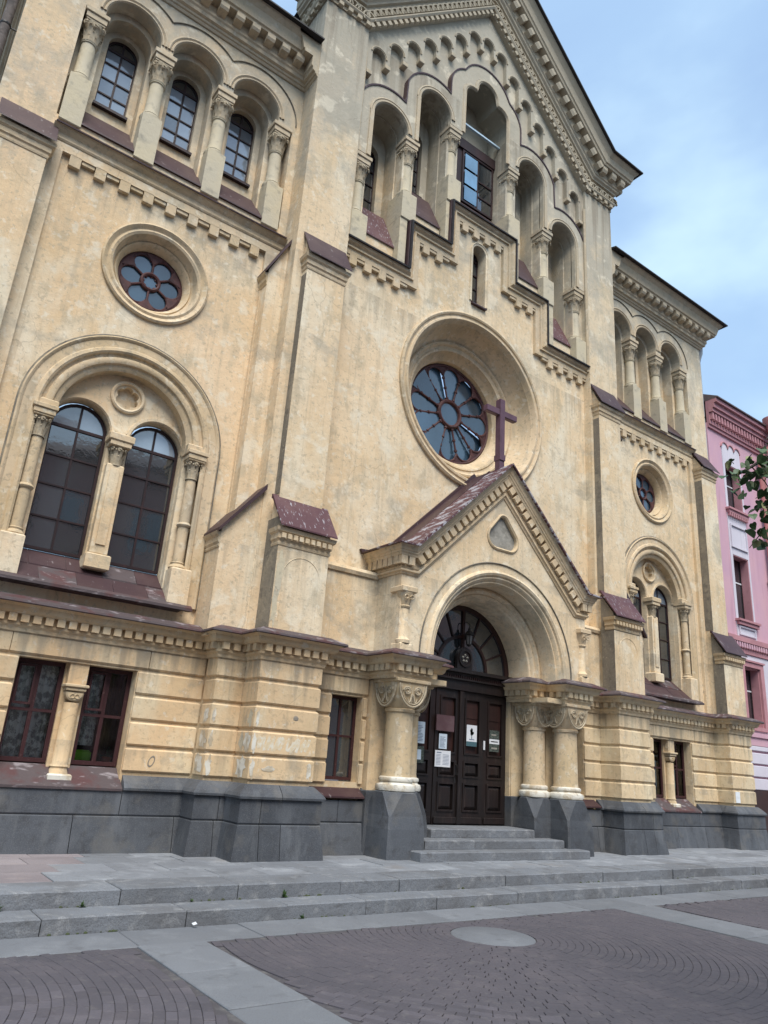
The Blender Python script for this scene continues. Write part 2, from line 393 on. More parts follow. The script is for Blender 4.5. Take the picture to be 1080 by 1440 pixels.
def plaster(m, ledges=(), crack=0.32, blocks=0.35):
    """faint repaired plaster fields and hairline cracks on top of a stucco material"""
    n, l = m.node_tree.nodes, m.node_tree.links
    b = n['Principled BSDF']
    src = b.inputs['Base Color'].links[0].from_socket
    geo = n.new('ShaderNodeNewGeometry')
    sx = n.new('ShaderNodeSeparateXYZ')
    l.new(geo.outputs['Position'], sx.inputs[0])
    ad = n.new('ShaderNodeMath')
    l.new(sx.outputs['X'], ad.inputs[0])
    l.new(sx.outputs['Y'], ad.inputs[1])
    wob = n.new('ShaderNodeTexNoise')
    wob.inputs['Scale'].default_value = 1.7
    l.new(geo.outputs['Position'], wob.inputs['Vector'])
    ad2 = n.new('ShaderNodeMath')
    ad2.operation = 'MULTIPLY_ADD'
    ad2.inputs[1].default_value = 0.25
    l.new(wob.outputs['Fac'], ad2.inputs[0])
    l.new(sx.outputs['Z'], ad2.inputs[2])
    cx = n.new('ShaderNodeCombineXYZ')
    l.new(ad.outputs[0], cx.inputs['X'])
    l.new(ad2.outputs[0], cx.inputs['Y'])
    br = n.new('ShaderNodeTexBrick')
    br.inputs['Scale'].default_value = 1
    br.inputs['Brick Width'].default_value = 0.95
    br.inputs['Row Height'].default_value = 0.52
    br.inputs['Mortar Size'].default_value = 0.006
    br.inputs['Mortar Smooth'].default_value = 1.0
    br.inputs['Color1'].default_value = (0.80, 0.80, 0.78, 1)
    br.inputs['Color2'].default_value = (1.12, 1.10, 1.06, 1)
    br.inputs['Mortar'].default_value = (0.86, 0.83, 0.78, 1)
    l.new(cx.outputs[0], br.inputs['Vector'])
    msk = n.new('ShaderNodeTexNoise')
    msk.inputs['Scale'].default_value = 0.5
    msk.inputs['Detail'].default_value = 5
    l.new(geo.outputs['Position'], msk.inputs['Vector'])
    mk = n.new('ShaderNodeMapRange')
    mk.inputs['From Min'].default_value = 0.42
    mk.inputs['From Max'].default_value = 0.60
    mk.inputs['To Max'].default_value = blocks
    l.new(msk.outputs['Fac'], mk.inputs['Value'])
    x = n.new('ShaderNodeMix')
    x.data_type = 'RGBA'
    x.blend_type = 'MULTIPLY'
    l.new(mk.outputs['Result'], x.inputs[0])
    l.new(src, x.inputs[6])
    l.new(br.outputs['Color'], x.inputs[7])
    # cracks
    vw = n.new('ShaderNodeMix')
    vw.data_type = 'RGBA'
    vw.inputs[0].default_value = 0.22
    n2 = n.new('ShaderNodeTexNoise')
    n2.inputs['Scale'].default_value = 3.0
    n2.inputs['Detail'].default_value = 6
    l.new(geo.outputs['Position'], n2.inputs['Vector'])
    l.new(geo.outputs['Position'], vw.inputs[6])
    l.new(n2.outputs['Color'], vw.inputs[7])
    vo = n.new('ShaderNodeTexVoronoi')
    vo.feature = 'DISTANCE_TO_EDGE'
    vo.inputs['Scale'].default_value = 0.9
    l.new(vw.outputs[2], vo.inputs['Vector'])
    cm = n.new('ShaderNodeMapRange')
    cm.inputs['From Min'].default_value = 0.0
    cm.inputs['From Max'].default_value = 0.006
    cm.inputs['To Min'].default_value = crack
    cm.inputs['To Max'].default_value = 0.0
    l.new(vo.outputs['Distance'], cm.inputs['Value'])
    ms = n.new('ShaderNodeTexNoise')
    ms.inputs['Scale'].default_value = 0.75
    l.new(geo.outputs['Position'], ms.inputs['Vector'])
    mq = n.new('ShaderNodeMapRange')
    mq.inputs['From Min'].default_value = 0.50
    mq.inputs['From Max'].default_value = 0.58
    l.new(ms.outputs['Fac'], mq.inputs['Value'])
    mul = n.new('ShaderNodeMath')
    mul.operation = 'MULTIPLY'
    l.new(cm.outputs['Result'], mul.inputs[0])
    l.new(mq.outputs['Result'], mul.inputs[1])
    y = n.new('ShaderNodeMix')
    y.data_type = 'RGBA'
    y.inputs[7].default_value = (0.16, 0.13, 0.10, 1)
    l.new(mul.outputs[0], y.inputs[0])
    l.new(x.outputs[2], y.inputs[6])
    cur = y.outputs[2]
    # run-off streaks hanging from ledges (heights given), broken up by an upright noise
    st = n.new('ShaderNodeTexNoise')
    st.inputs['Scale'].default_value = 1
    st.inputs['Detail'].default_value = 5
    mpp = n.new('ShaderNodeMapping')
    mpp.inputs['Scale'].default_value = (7, 7, 0.22)
    l.new(geo.outputs['Position'], mpp.inputs['Vector'])
    l.new(mpp.outputs['Vector'], st.inputs['Vector'])
    for k, (zl, ln_, amt) in enumerate(ledges):
        lo = n.new('ShaderNodeMapRange')
        lo.inputs['From Min'].default_value = zl - ln_
        lo.inputs['From Max'].default_value = zl
        lo.inputs['To Min'].default_value = -0.30
        lo.inputs['To Max'].default_value = 0.06
        lo.clamp = False
        l.new(sx.outputs['Z'], lo.inputs['Value'])
        gt = n.new('ShaderNodeMath')
        gt.operation = 'LESS_THAN'
        gt.inputs[1].default_value = zl
        l.new(sx.outputs['Z'], gt.inputs[0])
        sm = n.new('ShaderNodeMath')
        l.new(st.outputs['Fac'], sm.inputs[0])
        l.new(lo.outputs['Result'], sm.inputs[1])
        mm = n.new('ShaderNodeMapRange')
        mm.inputs['From Min'].default_value = 0.44
        mm.inputs['From Max'].default_value = 0.62
        mm.inputs['To Max'].default_value = amt
        l.new(sm.outputs[0], mm.inputs['Value'])
        mu = n.new('ShaderNodeMath')
        mu.operation = 'MULTIPLY'
        l.new(mm.outputs['Result'], mu.inputs[0])
        l.new(gt.outputs[0], mu.inputs[1])
        q = n.new('ShaderNodeMix')
        q.data_type = 'RGBA'
        q.inputs[7].default_value = (0.25, 0.215, 0.165, 1)
        l.new(mu.outputs[0], q.inputs[0])
        l.new(cur, q.inputs[6])
        cur = q.outputs[2]
    l.new(cur, b.inputs['Base Color'])


plaster(STUCCO, ((16.5, 3.6, 0.7), (10.15, 1.3, 0.4), (4.42, 0.8, 0.35)))
plaster(OCHRE, ((2.66, 0.9, 0.6), (1.35, 0.5, 0.35)), crack=0.3, blocks=0.0)


# ------------------------------------------------------------------ mesh helpers
def arc(cx, cz, r, a0, a1, n):
    return [(cx + r * math.cos(math.radians(a0 + (a1 - a0) * i / n)), cz + r * math.sin(math.radians(a0 + (a1 - a0) * i / n))) for i in range(n + 1)]


def arch_poly(cx, hw, z0, zs, n=14):
    return [(cx - hw, z0), (cx + hw, z0)] + arc(cx, zs, hw, 0, 180, n)


class G:
    def __init__(self):
        self.v, self.f = [], []

    def add(self, vs, fs):
        b = len(self.v)
        self.v += [tuple(p) for p in vs]
        self.f += [tuple(b + i for i in f) for f in fs]
        return self

    def box(self, x0, x1, y0, y1, z0, z1):
        v = [(x, y, z) for z in (z0, z1) for y in (y0, y1) for x in (x0, x1)]
        return self.add(v, [(0, 1, 3, 2), (4, 6, 7, 5), (0, 4, 5, 1), (2, 3, 7, 6), (0, 2, 6, 4), (1, 5, 7, 3)])

    def cbox(self, x0, x1, y0, y1, z0, z1, c=0.02):
        vs, fs = [], []
        for z, i in ((z0, c), (z0 + c, 0), (z1 - c, 0), (z1, c)):
            vs += [(x0 + i, y0 + i, z), (x1 - i, y0 + i, z), (x1 - i, y1 - i, z), (x0 + i, y1 - i, z)]
        for k in range(3):
            for j in range(4):
                a, b = k * 4 + j, k * 4 + (j + 1) % 4
                fs.append((a, b, b + 4, a + 4))
        fs += [(3, 2, 1, 0), (12, 13, 14, 15)]
        return self.add(vs, fs)

    def plate(self, outer, holes, y0, y1, back=False, outer_sides=True, hole_sides=True):
        loops = [outer] + list(holes)
        allp = [p for L in loops for p in L]
        tri = tessellate_polygon([[Vector((p[0], p[1], 0)) for p in L] for L in loops])
        n = len(allp)
        vs = [(p[0], y0, p[1]) for p in allp] + [(p[0], y1, p[1]) for p in allp]
        fs = [tuple(t) for t in tri]
        if back:
            fs += [tuple(i + n for i in reversed(t)) for t in tri]
        o = 0
        for k, L in enumerate(loops):
            m = len(L)
            if (k == 0 and outer_sides) or (k > 0 and hole_sides):
                for i in range(m):
                    a, b = o + i, o + (i + 1) % m
                    fs.append((a, b, b + n, a + n))
            o += m
        return self.add(vs, fs)

    def prism(self, poly, axis, a0, a1):
        """polygon extruded along x ('x': poly is (y,z)) or z ('z': poly is (x,y)) or y"""
        n = len(poly)
        if axis == 'x':
            vs = [(a0, p, q) for p, q in poly] + [(a1, p, q) for p, q in poly]
        elif axis == 'z':
            vs = [(p, q, a0) for p, q in poly] + [(p, q, a1) for p, q in poly]
        else:
            vs = [(p, a0, q) for p, q in poly] + [(p, a1, q) for p, q in poly]
        fs = [tuple(range(n)), tuple(range(2 * n - 1, n - 1, -1))] + [(i, (i + 1) % n, (i + 1) % n + n, i + n) for i in range(n)]
        return self.add(vs, fs)

    def lathe(self, cx, cy, prof, seg=16, a0=0, a1=360):
        full = abs(a1 - a0) >= 359.9
        m = seg if full else seg + 1
        vs = []
        for i in range(m):
            a = math.radians(a0 + (a1 - a0) * i / seg)
            vs += [(cx + r * math.cos(a), cy + r * math.sin(a), z) for r, z in prof]
        k = len(prof)
        fs = []
        for i in range(seg):
            j = (i + 1) % m
            for q in range(k - 1):
                fs.append((i * k + q, j * k + q, j * k + q + 1, i * k + q + 1))
        return self.add(vs, fs)

    def ring(self, cx, cz, prof, seg=40, a0=0, a1=360, legs=None, mul=None):
        """profile (r, y) turned about the Y axis through (cx, cz); legs = z to which both ends run straight down"""
        full = abs(a1 - a0) >= 359.9
        st = []
        if legs is not None:
            st.append([(cx + r, y, legs) for r, y in prof])
        for i in range(seg if full else seg + 1):
            a = math.radians(a0 + (a1 - a0) * i / seg)
            st.append([(cx + r * math.cos(a), y, cz + r * math.sin(a)) for r, y in prof])
        if legs is not None:
            st.append([(cx - r, y, legs) for r, y in prof])
        k, m = len(prof), len(st)
        fs = []
        for i in range(m if full else m - 1):
            j = (i + 1) % m
            for q in range(k - 1):
                fs.append((i * k + q, j * k + q, j * k + q + 1, i * k + q + 1))
        return self.add([p for s_ in st for p in s_], fs)

    def sweep(self, P, N, O, prof, close=True, caps=True):
        k = len(prof)
        vs = []
        for p, nn, oo in zip(P, N, O):
            p, nn, oo = Vector(p), Vector(nn), Vector(oo)
            vs += [tuple(p + nn * a + oo * b) for a, b in prof]
        fs = []
        for i in range(len(P) - 1):
            for q in range(k if close else k - 1):
                r = (q + 1) % k
                fs.append((i * k + q, i * k + r, (i + 1) * k + r, (i + 1) * k + q))
        if caps and close:
            fs += [tuple(range(k)), tuple(range(len(vs) - 1, len(vs) - k - 1, -1))]
        return self.add(vs, fs)

    def plan(self, pts, prof, z=0.0):
        """profile (z, out) swept along a plan polyline, outward = right-hand side, mitred"""
        O = []
        ds = [(Vector((b[0] - a[0], b[1] - a[1]))).normalized() for a, b in zip(pts, pts[1:])]
        ns = [Vector((d.y, -d.x)) for d in ds]
        for i in range(len(pts)):
            if i == 0:
                m = ns[0]
            elif i == len(pts) - 1:
                m = ns[-1]
            else:
                m = (ns[i - 1] + ns[i]) / (1 + ns[i - 1].dot(ns[i]))
            O.append((m.x, m.y, 0))
        return self.sweep([(p[0], p[1], z) for p in pts], [(0, 0, 1)] * len(pts), O, prof)

    def tube(self, path, r, seg=8, r1=None):
        path = [Vector(p) for p in path]
        n = len(path)
        vs, fs = [], []
        up = Vector((0.13, 0.21, 0.97))
        for i, p in enumerate(path):
            d = (path[min(i + 1, n - 1)] - path[max(i - 1, 0)]).normalized()
            a = d.cross(up)
            if a.length < 1e-3:
                a = d.cross(Vector((1, 0, 0)))
            a.normalize()
            b = d.cross(a)
            rr = r if r1 is None else r + (r1 - r) * i / (n - 1)
            vs += [tuple(p + a * rr * math.cos(2 * PI * k / seg) + b * rr * math.sin(2 * PI * k / seg)) for k in range(seg)]
        for i in range(n - 1):
            for k in range(seg):
                j = (k + 1) % seg
                fs.append((i * seg + k, i * seg + j, (i + 1) * seg + j, (i + 1) * seg + k))
        fs += [tuple(range(seg)), tuple(range((n - 1) * seg, n * seg))]
        return self.add(vs, fs)

    def mesh(self, name, s=1, smooth=False):
        me = bpy.data.meshes.new(name)
        me.from_pydata([(x * s, y, z) for x, y, z in self.v], [], self.f)
        if smooth:
            for p in me.polygons:
                p.use_smooth = True
            try:
                me.set_sharp_from_angle(angle=math.radians(40))
            except Exception:
                pass
        me.update()
        return me


def link(name, data, mat=None, parent=None, loc=None, rotz=0.0):
    if data is not None and mat is not None and not data.materials:
        data.materials.append(mat)
    o = bpy.data.objects.new(name, data)
    COL.objects.link(o)
    if parent:
        o.parent = parent
    if loc:
        o.location = loc
    if rotz:
        o.rotation_euler[2] = rotz
    return o


def obj(name, g, mat, parent=None, s=1, smooth=False):
    return link(name, g.mesh(name, s, smooth), mat, parent)


def tag(o, label=None, cat=None, group=None, kind=None):
    if label:
        o['label'] = label
    if cat:
        o['category'] = cat
    if group:
        o['group'] = group
    if kind:
        o['kind'] = kind
    return o


def empty(name, loc, label=None, cat=None, group=None):
    o = bpy.data.objects.new(name, None)
    COL.objects.link(o)
    o.location = loc
    o.empty_display_size = 0.3
    return tag(o, label, cat, group)


def split_path(pts, joints):
    """cut a plan polyline at arc lengths, return the pieces"""
    out, cur, acc = [], [pts[0]], 0.0
    js = sorted(joints)
    for a, b in zip(pts, pts[1:]):
        L = math.hypot(b[0] - a[0], b[1] - a[1])
        while js and js[0] < acc + L - 1e-6:
            t = (js[0] - acc) / L
            q = (a[0] + (b[0] - a[0]) * t, a[1] + (b[1] - a[1]) * t)
            cur.append(q)
            out.append(cur)
            cur = [q]
            js.pop(0)
        cur.append(b)
        acc += L
    out.append(cur)
    return out


def trim(pts, e):
    def mv(a, b):
        L = math.hypot(b[0] - a[0], b[1] - a[1])
        return (a[0] + (b[0] - a[0]) * e / L, a[1] + (b[1] - a[1]) * e / L)
    return [mv(pts[0], pts[1])] + pts[1:-1] + [mv(pts[-1], pts[-2])]

# ------------------------------------------------------------------ ground
KY1, KY2, SY = -2.87, -3.28, -3.88         # upper kerb edge, lower kerb edge, edge of the slab band
ZST = -0.28
street = tag(obj('street', G().add([(-250, -250, ZST - 0.011), (250, -250, ZST - 0.011), (250, 250, ZST - 0.011), (-250, 250, ZST - 0.011)], [(0, 1, 2, 3)]), JOINT), kind='structure')
pave = tag(obj('pavement', G().box(-40, 60, -2.5, 8, -0.30, -0.012), JOINT), kind='structure')
kerb = tag(obj('kerb', G().box(-40, 60, -3.2, -2.5, -0.33, -0.16), JOINT), kind='structure')


def slab(name, x0, x1, y0, y1, z0, z1, mat, parent, c=0.006, dz=0.004):
    d = random.uniform(-dz, dz)
    g = G().cbox(x0, x1, y0, y1, z0, z1 + d, c)
    # a small random tilt of the upper face
    t = [random.uniform(-dz, dz) * 0.6 for _ in range(4)]
    for k in range(4):
        for b in (8, 12):
            x, y, z = g.v[b + k]
            g.v[b + k] = (x, y, z + t[k])
    return obj(name, g, mat, parent)


rows = [-0.05, -0.62, -1.19, -1.77, -2.33]
for r in range(4):
    x = -12.2 + random.uniform(0, 0.3) + (0.3 if r % 2 else 0)
    while x < 24:
        w_ = 0.62 if x < 6 else 1.24
        slab('paving_slab', x + 0.004, x + w_ - 0.004, rows[r + 1] + 0.004, rows[r] - 0.004, -0.1, 0.0,
             WALKP if (x < -7.0 and x + w_ < -6.2 and random.random() < 0.6) or random.random() < 0.05 else WALKG, pave)
        x += w_
for lev, (ya, yb, z1) in enumerate(((KY1, -2.334, 0.0), (KY2, KY1 - 0.004, -0.14))):
    x = -12.6 - 0.5 * lev
    while x < 30:
        w_ = random.uniform(0.85, 1.5)
        g = G().cbox(x + 0.005, x + w_ - 0.005, ya + random.uniform(-0.012, 0.012), yb, z1 - 0.17, z1 + random.uniform(-0.006, 0.006), 0.012)
        obj('kerb_stone', g, KERB, kerb)
        x += w_
g = G()
for k in range(260):
    x, lev = random.uniform(-9, 8), random.random() < 0.5
    y, z = (KY1 - 0.008, -0.14) if lev else (KY2 - 0.008, ZST)
    if math.sin(x * 2.3 + lev) + math.sin(x * 5.1) < 0.3:
        continue
    rr = random.uniform(0.008, 0.022)
    g.lathe(x, y, [(rr, z), (rr * 0.7, z + rr * 0.6), (0.001, z + rr * 0.8)], 6)
tag(obj('kerb_moss', g, MOSS), 'thin green moss growing along the kerb joints', 'moss', kind='stuff')
# slab band along the kerb, cross strips, round slab
x = -12.9
while x < 26:
    w_ = 1.2
    slab('band_slab', x + 0.003, x + w_ - 0.003, SY + 0.003, KY2 - 0.016, ZST - 0.1, ZST, BANDG, street)
    x += w_
STRIPS = [(-14.0, -13.3), (-6.93, -6.30), (-0.42, 0.42), (6.3, 7.1), (13.2, 14.0)]
for a, b in STRIPS:
    y = SY - 0.004
    while y > -14:
        slab('strip_slab', a + 0.004, b - 0.004, y - 0.9 + 0.004, y, ZST - 0.1, ZST, BANDG, street)
        y -= 0.9
CX, CY, CR = -3.40, -4.60, 0.44
g = G().lathe(CX, CY, [(0.001, ZST + 0.002), (CR - 0.012, ZST + 0.002), (CR, ZST - 0.008), (CR, ZST - 0.08)], 48)
tag(obj('round_slab', g, BANDG, street, smooth=True))
# clinker pavers in rings round the centre of each bay
PL, PW = 0.165, 0.078
pm = G().cbox(-PL / 2 + 0.002, PL / 2 - 0.002, -PW / 2 + 0.0015, PW / 2 - 0.0015, -0.06, 0, 0.003).mesh('paver')
pm.materials.append(PAVER)
cand, bulk = [], []
for (cx, cy, r0, x0, x1) in ((CX, CY, CR, -6.30, -0.42), (-10.1, CY, 0.05, -13.3, -6.93), (3.36, CY, 0.05, 0.42, 6.3), (10.2, CY, 0.05, 7.1, 13.2)):
    r = r0 + PW / 2 + 0.006
    while r < 8.5:
        n = max(5, int(2 * PI * r / (PL + 0.001)))
        a0 = random.uniform(0, 6)
        for k in range(n):
            a = a0 + 2 * PI * k / n
            x, y = cx + r * math.cos(a), cy + r * math.sin(a)
            if not (x0 + 0.06 < x < x1 - 0.06 and -9.5 < y < SY - 0.06):
                continue
            q = Rm @ (Vector((x, y, ZST)) - CAM)
            vis = q.z > 0.5 and abs(q.x / q.z) < 0.56 and abs(q.y / q.z) < 0.74
            (cand if vis else bulk).append((q.length, x, y, a + PI / 2))
        r += PW
cand.sort()
for d, x, y, a in cand[:290]:
    o = link('paver', pm, None, street, (x, y, ZST + random.uniform(-0.002, 0.0015)), a)
g = G()
for d, x, y, a in cand[290:] + bulk:
    c_, s_ = math.cos(a), math.sin(a)
    z = ZST + random.uniform(-0.002, 0.0015)
    h, k = PL / 2 - 0.002, PW / 2 - 0.0015
    vs = []
    for i, zz in ((0, -0.03), (0, -0.003), (0.003, 0)):
        for px, py in ((-h + i, -k + i), (h - i, -k + i), (h - i, k - i), (-h + i, k - i)):
            vs.append((x + px * c_ - py * s_, y + px * s_ + py * c_, z + zz))
    g.add(vs, [(8, 9, 10, 11)] + [(b * 4 + j, b * 4 + (j + 1) % 4, b * 4 + 4 + (j + 1) % 4, b * 4 + 4 + j) for b in (0, 1) for j in range(4)])
tag(obj('paver_field', g, PAVER, street), kind='stuff')

# ------------------------------------------------------------------ church
church = empty('church', (0, 0, 0), 'large cream stucco church with gable, rose window, arched porch and twin flanking towers', 'church')
T = 6.9                                     # tower axis
ROWS = [(1.0, 1.31), (1.345, 1.655), (1.69, 2.0), (2.035, 2.345), (2.38, 2.69)]
BASE = [(1.22, -0.28), (1.22, -0.84), (1.70, -0.84), (1.70, -1.30), (2.40, -1.30), (2.40, -0.62), (3.62, -0.62), (3.62, -1.10), (4.67, -1.10), (4.67, -0.62),
        (5.12, -0.62), (5.12, -0.20), (8.70, -0.20), (8.70, -0.60), (9.75, -0.60), (9.75, 5.0)]
PLN = BASE[5:]                              # the plinth starts at the porch
dent_m = G().box(-0.05, 0.05, -0.07, 0.02, -0.10, 0).mesh('dentil')
dent_m.materials.append(OCHRE)


def dentils(path, z, parent, pitch, mesh, out=0.0, name='dentil', s=1, skip=0.05):
    for a, b in zip(path, path[1:]):
        L = math.hypot(b[0] - a[0], b[1] - a[1])
        d = ((b[0] - a[0]) / L, (b[1] - a[1]) / L)
        n_ = (d[1], -d[0])
        k = max(1, int((L - 2 * skip) / pitch))
        for i in range(k + 1):
            t = skip + (L - 2 * skip) * i / k if k else L / 2
            x, y = a[0] + d[0] * t + n_[0] * out, a[1] + d[1] * t + n_[1] * out
            if y > 1.6:
                continue
            link(name, mesh, None, parent, (s * x, y, z), math.atan2(s * d[1] if s > 0 else -d[1], s * d[0]) if s > 0 else math.atan2(d[1], -d[0]) + PI)


def window(parent, cx, y, hw, z0, zs, arched, cols, splits, fmat, gmat, s=1, fwid=0.05, bar=0.028, ztop=None, name='window', topmat=None):
    """window frame with glazing bars and one pane for each light"""
    if arched:
        out, inn = arch_poly(cx, hw, z0, zs), arch_poly(cx, hw - fwid, z0 + fwid, zs)
    else:
        out = [(cx - hw, z0), (cx + hw, z0), (cx + hw, zs), (cx - hw, zs)]
        inn = [(cx - hw + fwid, z0 + fwid), (cx + hw - fwid, z0 + fwid), (cx + hw - fwid, zs - fwid), (cx - hw + fwid, zs - fwid)]
    fr = obj(name, G().plate(out, [inn], y, y + 0.07), fmat, church if parent is None else parent, s)
    zt = zs if arched else zs - fwid
    xs = [cx - hw + fwid + (2 * hw - 2 * fwid) * i / cols for i in range(cols + 1)]
    zz = [z0 + fwid] + list(splits) + [zt]
    topz = zs + hw - fwid if arched else zt
    for x in xs[1:-1]:
        obj('glazing_bar', G().box(x - bar * 0.7, x + bar * 0.7, y + 0.012, y + 0.055, z0 + fwid * 0.6, topz), fmat, fr, s)
    for z in list(splits) + ([zs] if arched else []):
        b_ = bar * (1.0 if z == zs and arched else 0.55)
        obj('glazing_bar', G().box(cx - hw + fwid * 0.6, cx + hw - fwid * 0.6, y + 0.008, y + 0.052, z - b_, z + b_), fmat, fr, s)

    def pane(poly, m):
        tx, tz = random.gauss(0, 0.007), random.gauss(0, 0.007)
        mx_, mz_ = sum(p[0] for p in poly) / len(poly), sum(p[1] for p in poly) / len(poly)
        g = G().plate(poly, [], y + 0.030, y + 0.038, back=True)
        g.v = [(a, b + (a - mx_) * tx + (c - mz_) * tz, c) for a, b, c in g.v]
        obj('pane', g, m, fr, s)
    for i in range(cols):
        for j in range(len(zz) - 1):
            pane([(xs[i], zz[j]), (xs[i + 1], zz[j]), (xs[i + 1], zz[j + 1]), (xs[i], zz[j + 1])], gmat)
    if arched:
        r = hw - fwid + 0.004
        for i in range(cols):
            a0 = math.degrees(math.acos(max(-1, min(1, (xs[i + 1] - cx) / r))))
            a1 = math.degrees(math.acos(max(-1, min(1, (xs[i] - cx) / r))))
            if i == 0:
                a1 = 180
            if i == cols - 1:
                a0 = 0
            poly = [(xs[i], zs)] if 0 < i else []
            pts = arc(cx, zs, r, a0, a1, 8)
            pts = pts + [(xs[i], zs)] if abs(pts[-1][0] - xs[i]) > 1e-3 or pts[-1][1] > zs + 1e-3 else pts
            pts = [(xs[i + 1], zs)] + pts if pts[0][1] > zs + 1e-3 else pts
            pane(pts, topmat or gmat)
    return fr


# shared column meshes: shaft r 0.125, z from 0 (base) to 0.83 (neck); capital to 1.24; abacus to 1.48
def capital_mesh(r, h, name, w_):
    g = G()
    g.lathe(0, 0, [(r * 1.15, 0), (r * 1.18, h * 0.05), (r * 1.0, h * 0.08), (r * 0.98, h * 0.35), (r * 1.08, h * 0.65), (r * 1.38, h * 0.92), (r * 1.45, h)], 16)
    for tier, (n, z0, z1, ro) in enumerate(((8, 0.08, 0.50, 1.35), (8, 0.34, 0.80, 1.55))):
        for k in range(n):
            a = 2 * PI * (k + 0.5 * tier) / n
            ca, sa = math.cos(a), math.sin(a)
            vs = []
            for t, rr, hw_ in ((0, 1.02, 0.30), (0.5, 1.12, 0.34), (0.85, 1.30, 0.26), (1.0, ro, 0.14), (0.9, ro * 1.06, 0.08)):
                z = h * (z0 + (z1 - z0) * t)
                for sg in (-1, 1):
                    vs.append((r * (rr * ca - sg * hw_ * sa), r * (rr * sa + sg * hw_ * ca), z))
            g.add(vs, [(2 * i, 2 * i + 1, 2 * i + 3, 2 * i + 2) for i in range(4)])
    for k in range(8):                      # volutes at the corners and rosettes between
        a = PI / 4 * k + PI / 4
        rr = r * (1.72 if k % 2 == 0 else 1.45)
        cx, cy = rr * math.cos(a), rr * math.sin(a)
        ta = (-math.sin(a), math.cos(a))
        pts = []
        for i in range(11):
            q = i / 10 * 3.4 * PI
            q_r = r * 0.36 * (1 - 0.62 * i / 10)
            pts.append((cx + ta[0] * q_r * math.cos(q), cy + ta[1] * q_r * math.cos(q), h * 0.80 + q_r * math.sin(q)))
        g.tube(pts, r * 0.11, 5)
    return g.mesh(name, smooth=True)


def abacus_mesh(w_, h, name):
    g = G()
    for z0, z1, k in ((0, 0.16, 1.0), (0.16, 0.62, 1.10), (0.62, 1.0, 1.26)):
        g.cbox(-w_ * k, w_ * k, -w_ * k, w_ * k, h * z0, h * z1 - 0.001, 0.008)
    return g.mesh(name)


CAP = capital_mesh(0.125, 0.40, 'capital', 0.2)
CAP.materials.append(CAPM)
SHAFT = G().lathe(0, 0, [(0.138, 0.10), (0.128, 0.13), (0.124, 0.5), (0.118, 0.80), (0.135, 0.805), (0.138, 0.83), (0.118, 0.835)], 20).mesh('column', smooth=True)
SHAFT.materials.append(CEMENT)
CBASE = G().lathe(0, 0, [(0.175, -0.02), (0.185, 0.02), (0.178, 0.045), (0.155, 0.055), (0.150, 0.07), (0.158, 0.085), (0.152, 0.10), (0.13, 0.105)], 20).mesh('column_base', smooth=True)
CBASE.materials.append(CEMENT)
ABA = abacus_mesh(0.155, 0.25, 'abacus')
ABA.materials.append(TRIM)


def column(x, y, z):
    c = link('column', SHAFT, None, church, (x, y, z))
    link('column_base', CBASE, None, c)
    link('capital', CAP, None, c, (0, 0, 0.83))
    link('abacus', ABA, None, c, (0, 0, 1.235))
    return c


# thin ringed columns of the tower windows: base 0, ring at 0.66, neck 1.42, capital to 1.74
CAP2 = capital_mesh(0.085, 0.32, 'slim_capital', 0.15)
CAP2.materials.append(CAPM)
SH2 = G().lathe(0, 0, [(0.125, -0.06), (0.135, -0.03), (0.12, 0.0), (0.10, 0.02), (0.11, 0.045), (0.088, 0.06), (0.085, 0.62), (0.105, 0.635), (0.115, 0.66), (0.105, 0.685), (0.085, 0.70), (0.08, 1.42)], 16).mesh('slim_column', smooth=True)
SH2.materials.append(TRIM)
ABA2 = abacus_mesh(0.135, 0.18, 'slim_abacus')
ABA2.materials.append(TRIM)

modil_m = G().prism([(0.0, 0.0), (-0.20, 0.0), (-0.20, -0.10), (-0.17, -0.15), (0.0, -0.17)], 'x', -0.085, 0.085).mesh('modillion')
modil_m.materials.append(TRIM)
tooth_m = G().cbox(-0.085, 0.085, -0.04, 0.06, -0.20, 0.02, 0.008).mesh('corbel_tooth')
tooth_m.materials.append(TRIM)
half_m = G().cbox(-0.10, 0.10, -0.02, 0.06, -0.07, 0.02, 0.006).mesh('tooth_step')
half_m.materials.append(TRIM)
smod_m = G().box(-0.035, 0.035, -0.05, 0.02, -0.075, 0).mesh('small_dentil')
smod_m.materials.append(TRIM)

# ---- mouldings profiles (z, out)
CORN = [(-0.05, 0.0), (-0.05, 0.02), (0.0, 0.03), (0.03, 0.06), (0.06, 0.06), (0.06, 0.045), (0.17, 0.045), (0.17, 0.12), (0.20, 0.15), (0.26, 0.17), (0.29, 0.22), (0.30, 0.22), (0.30, 0.0)]


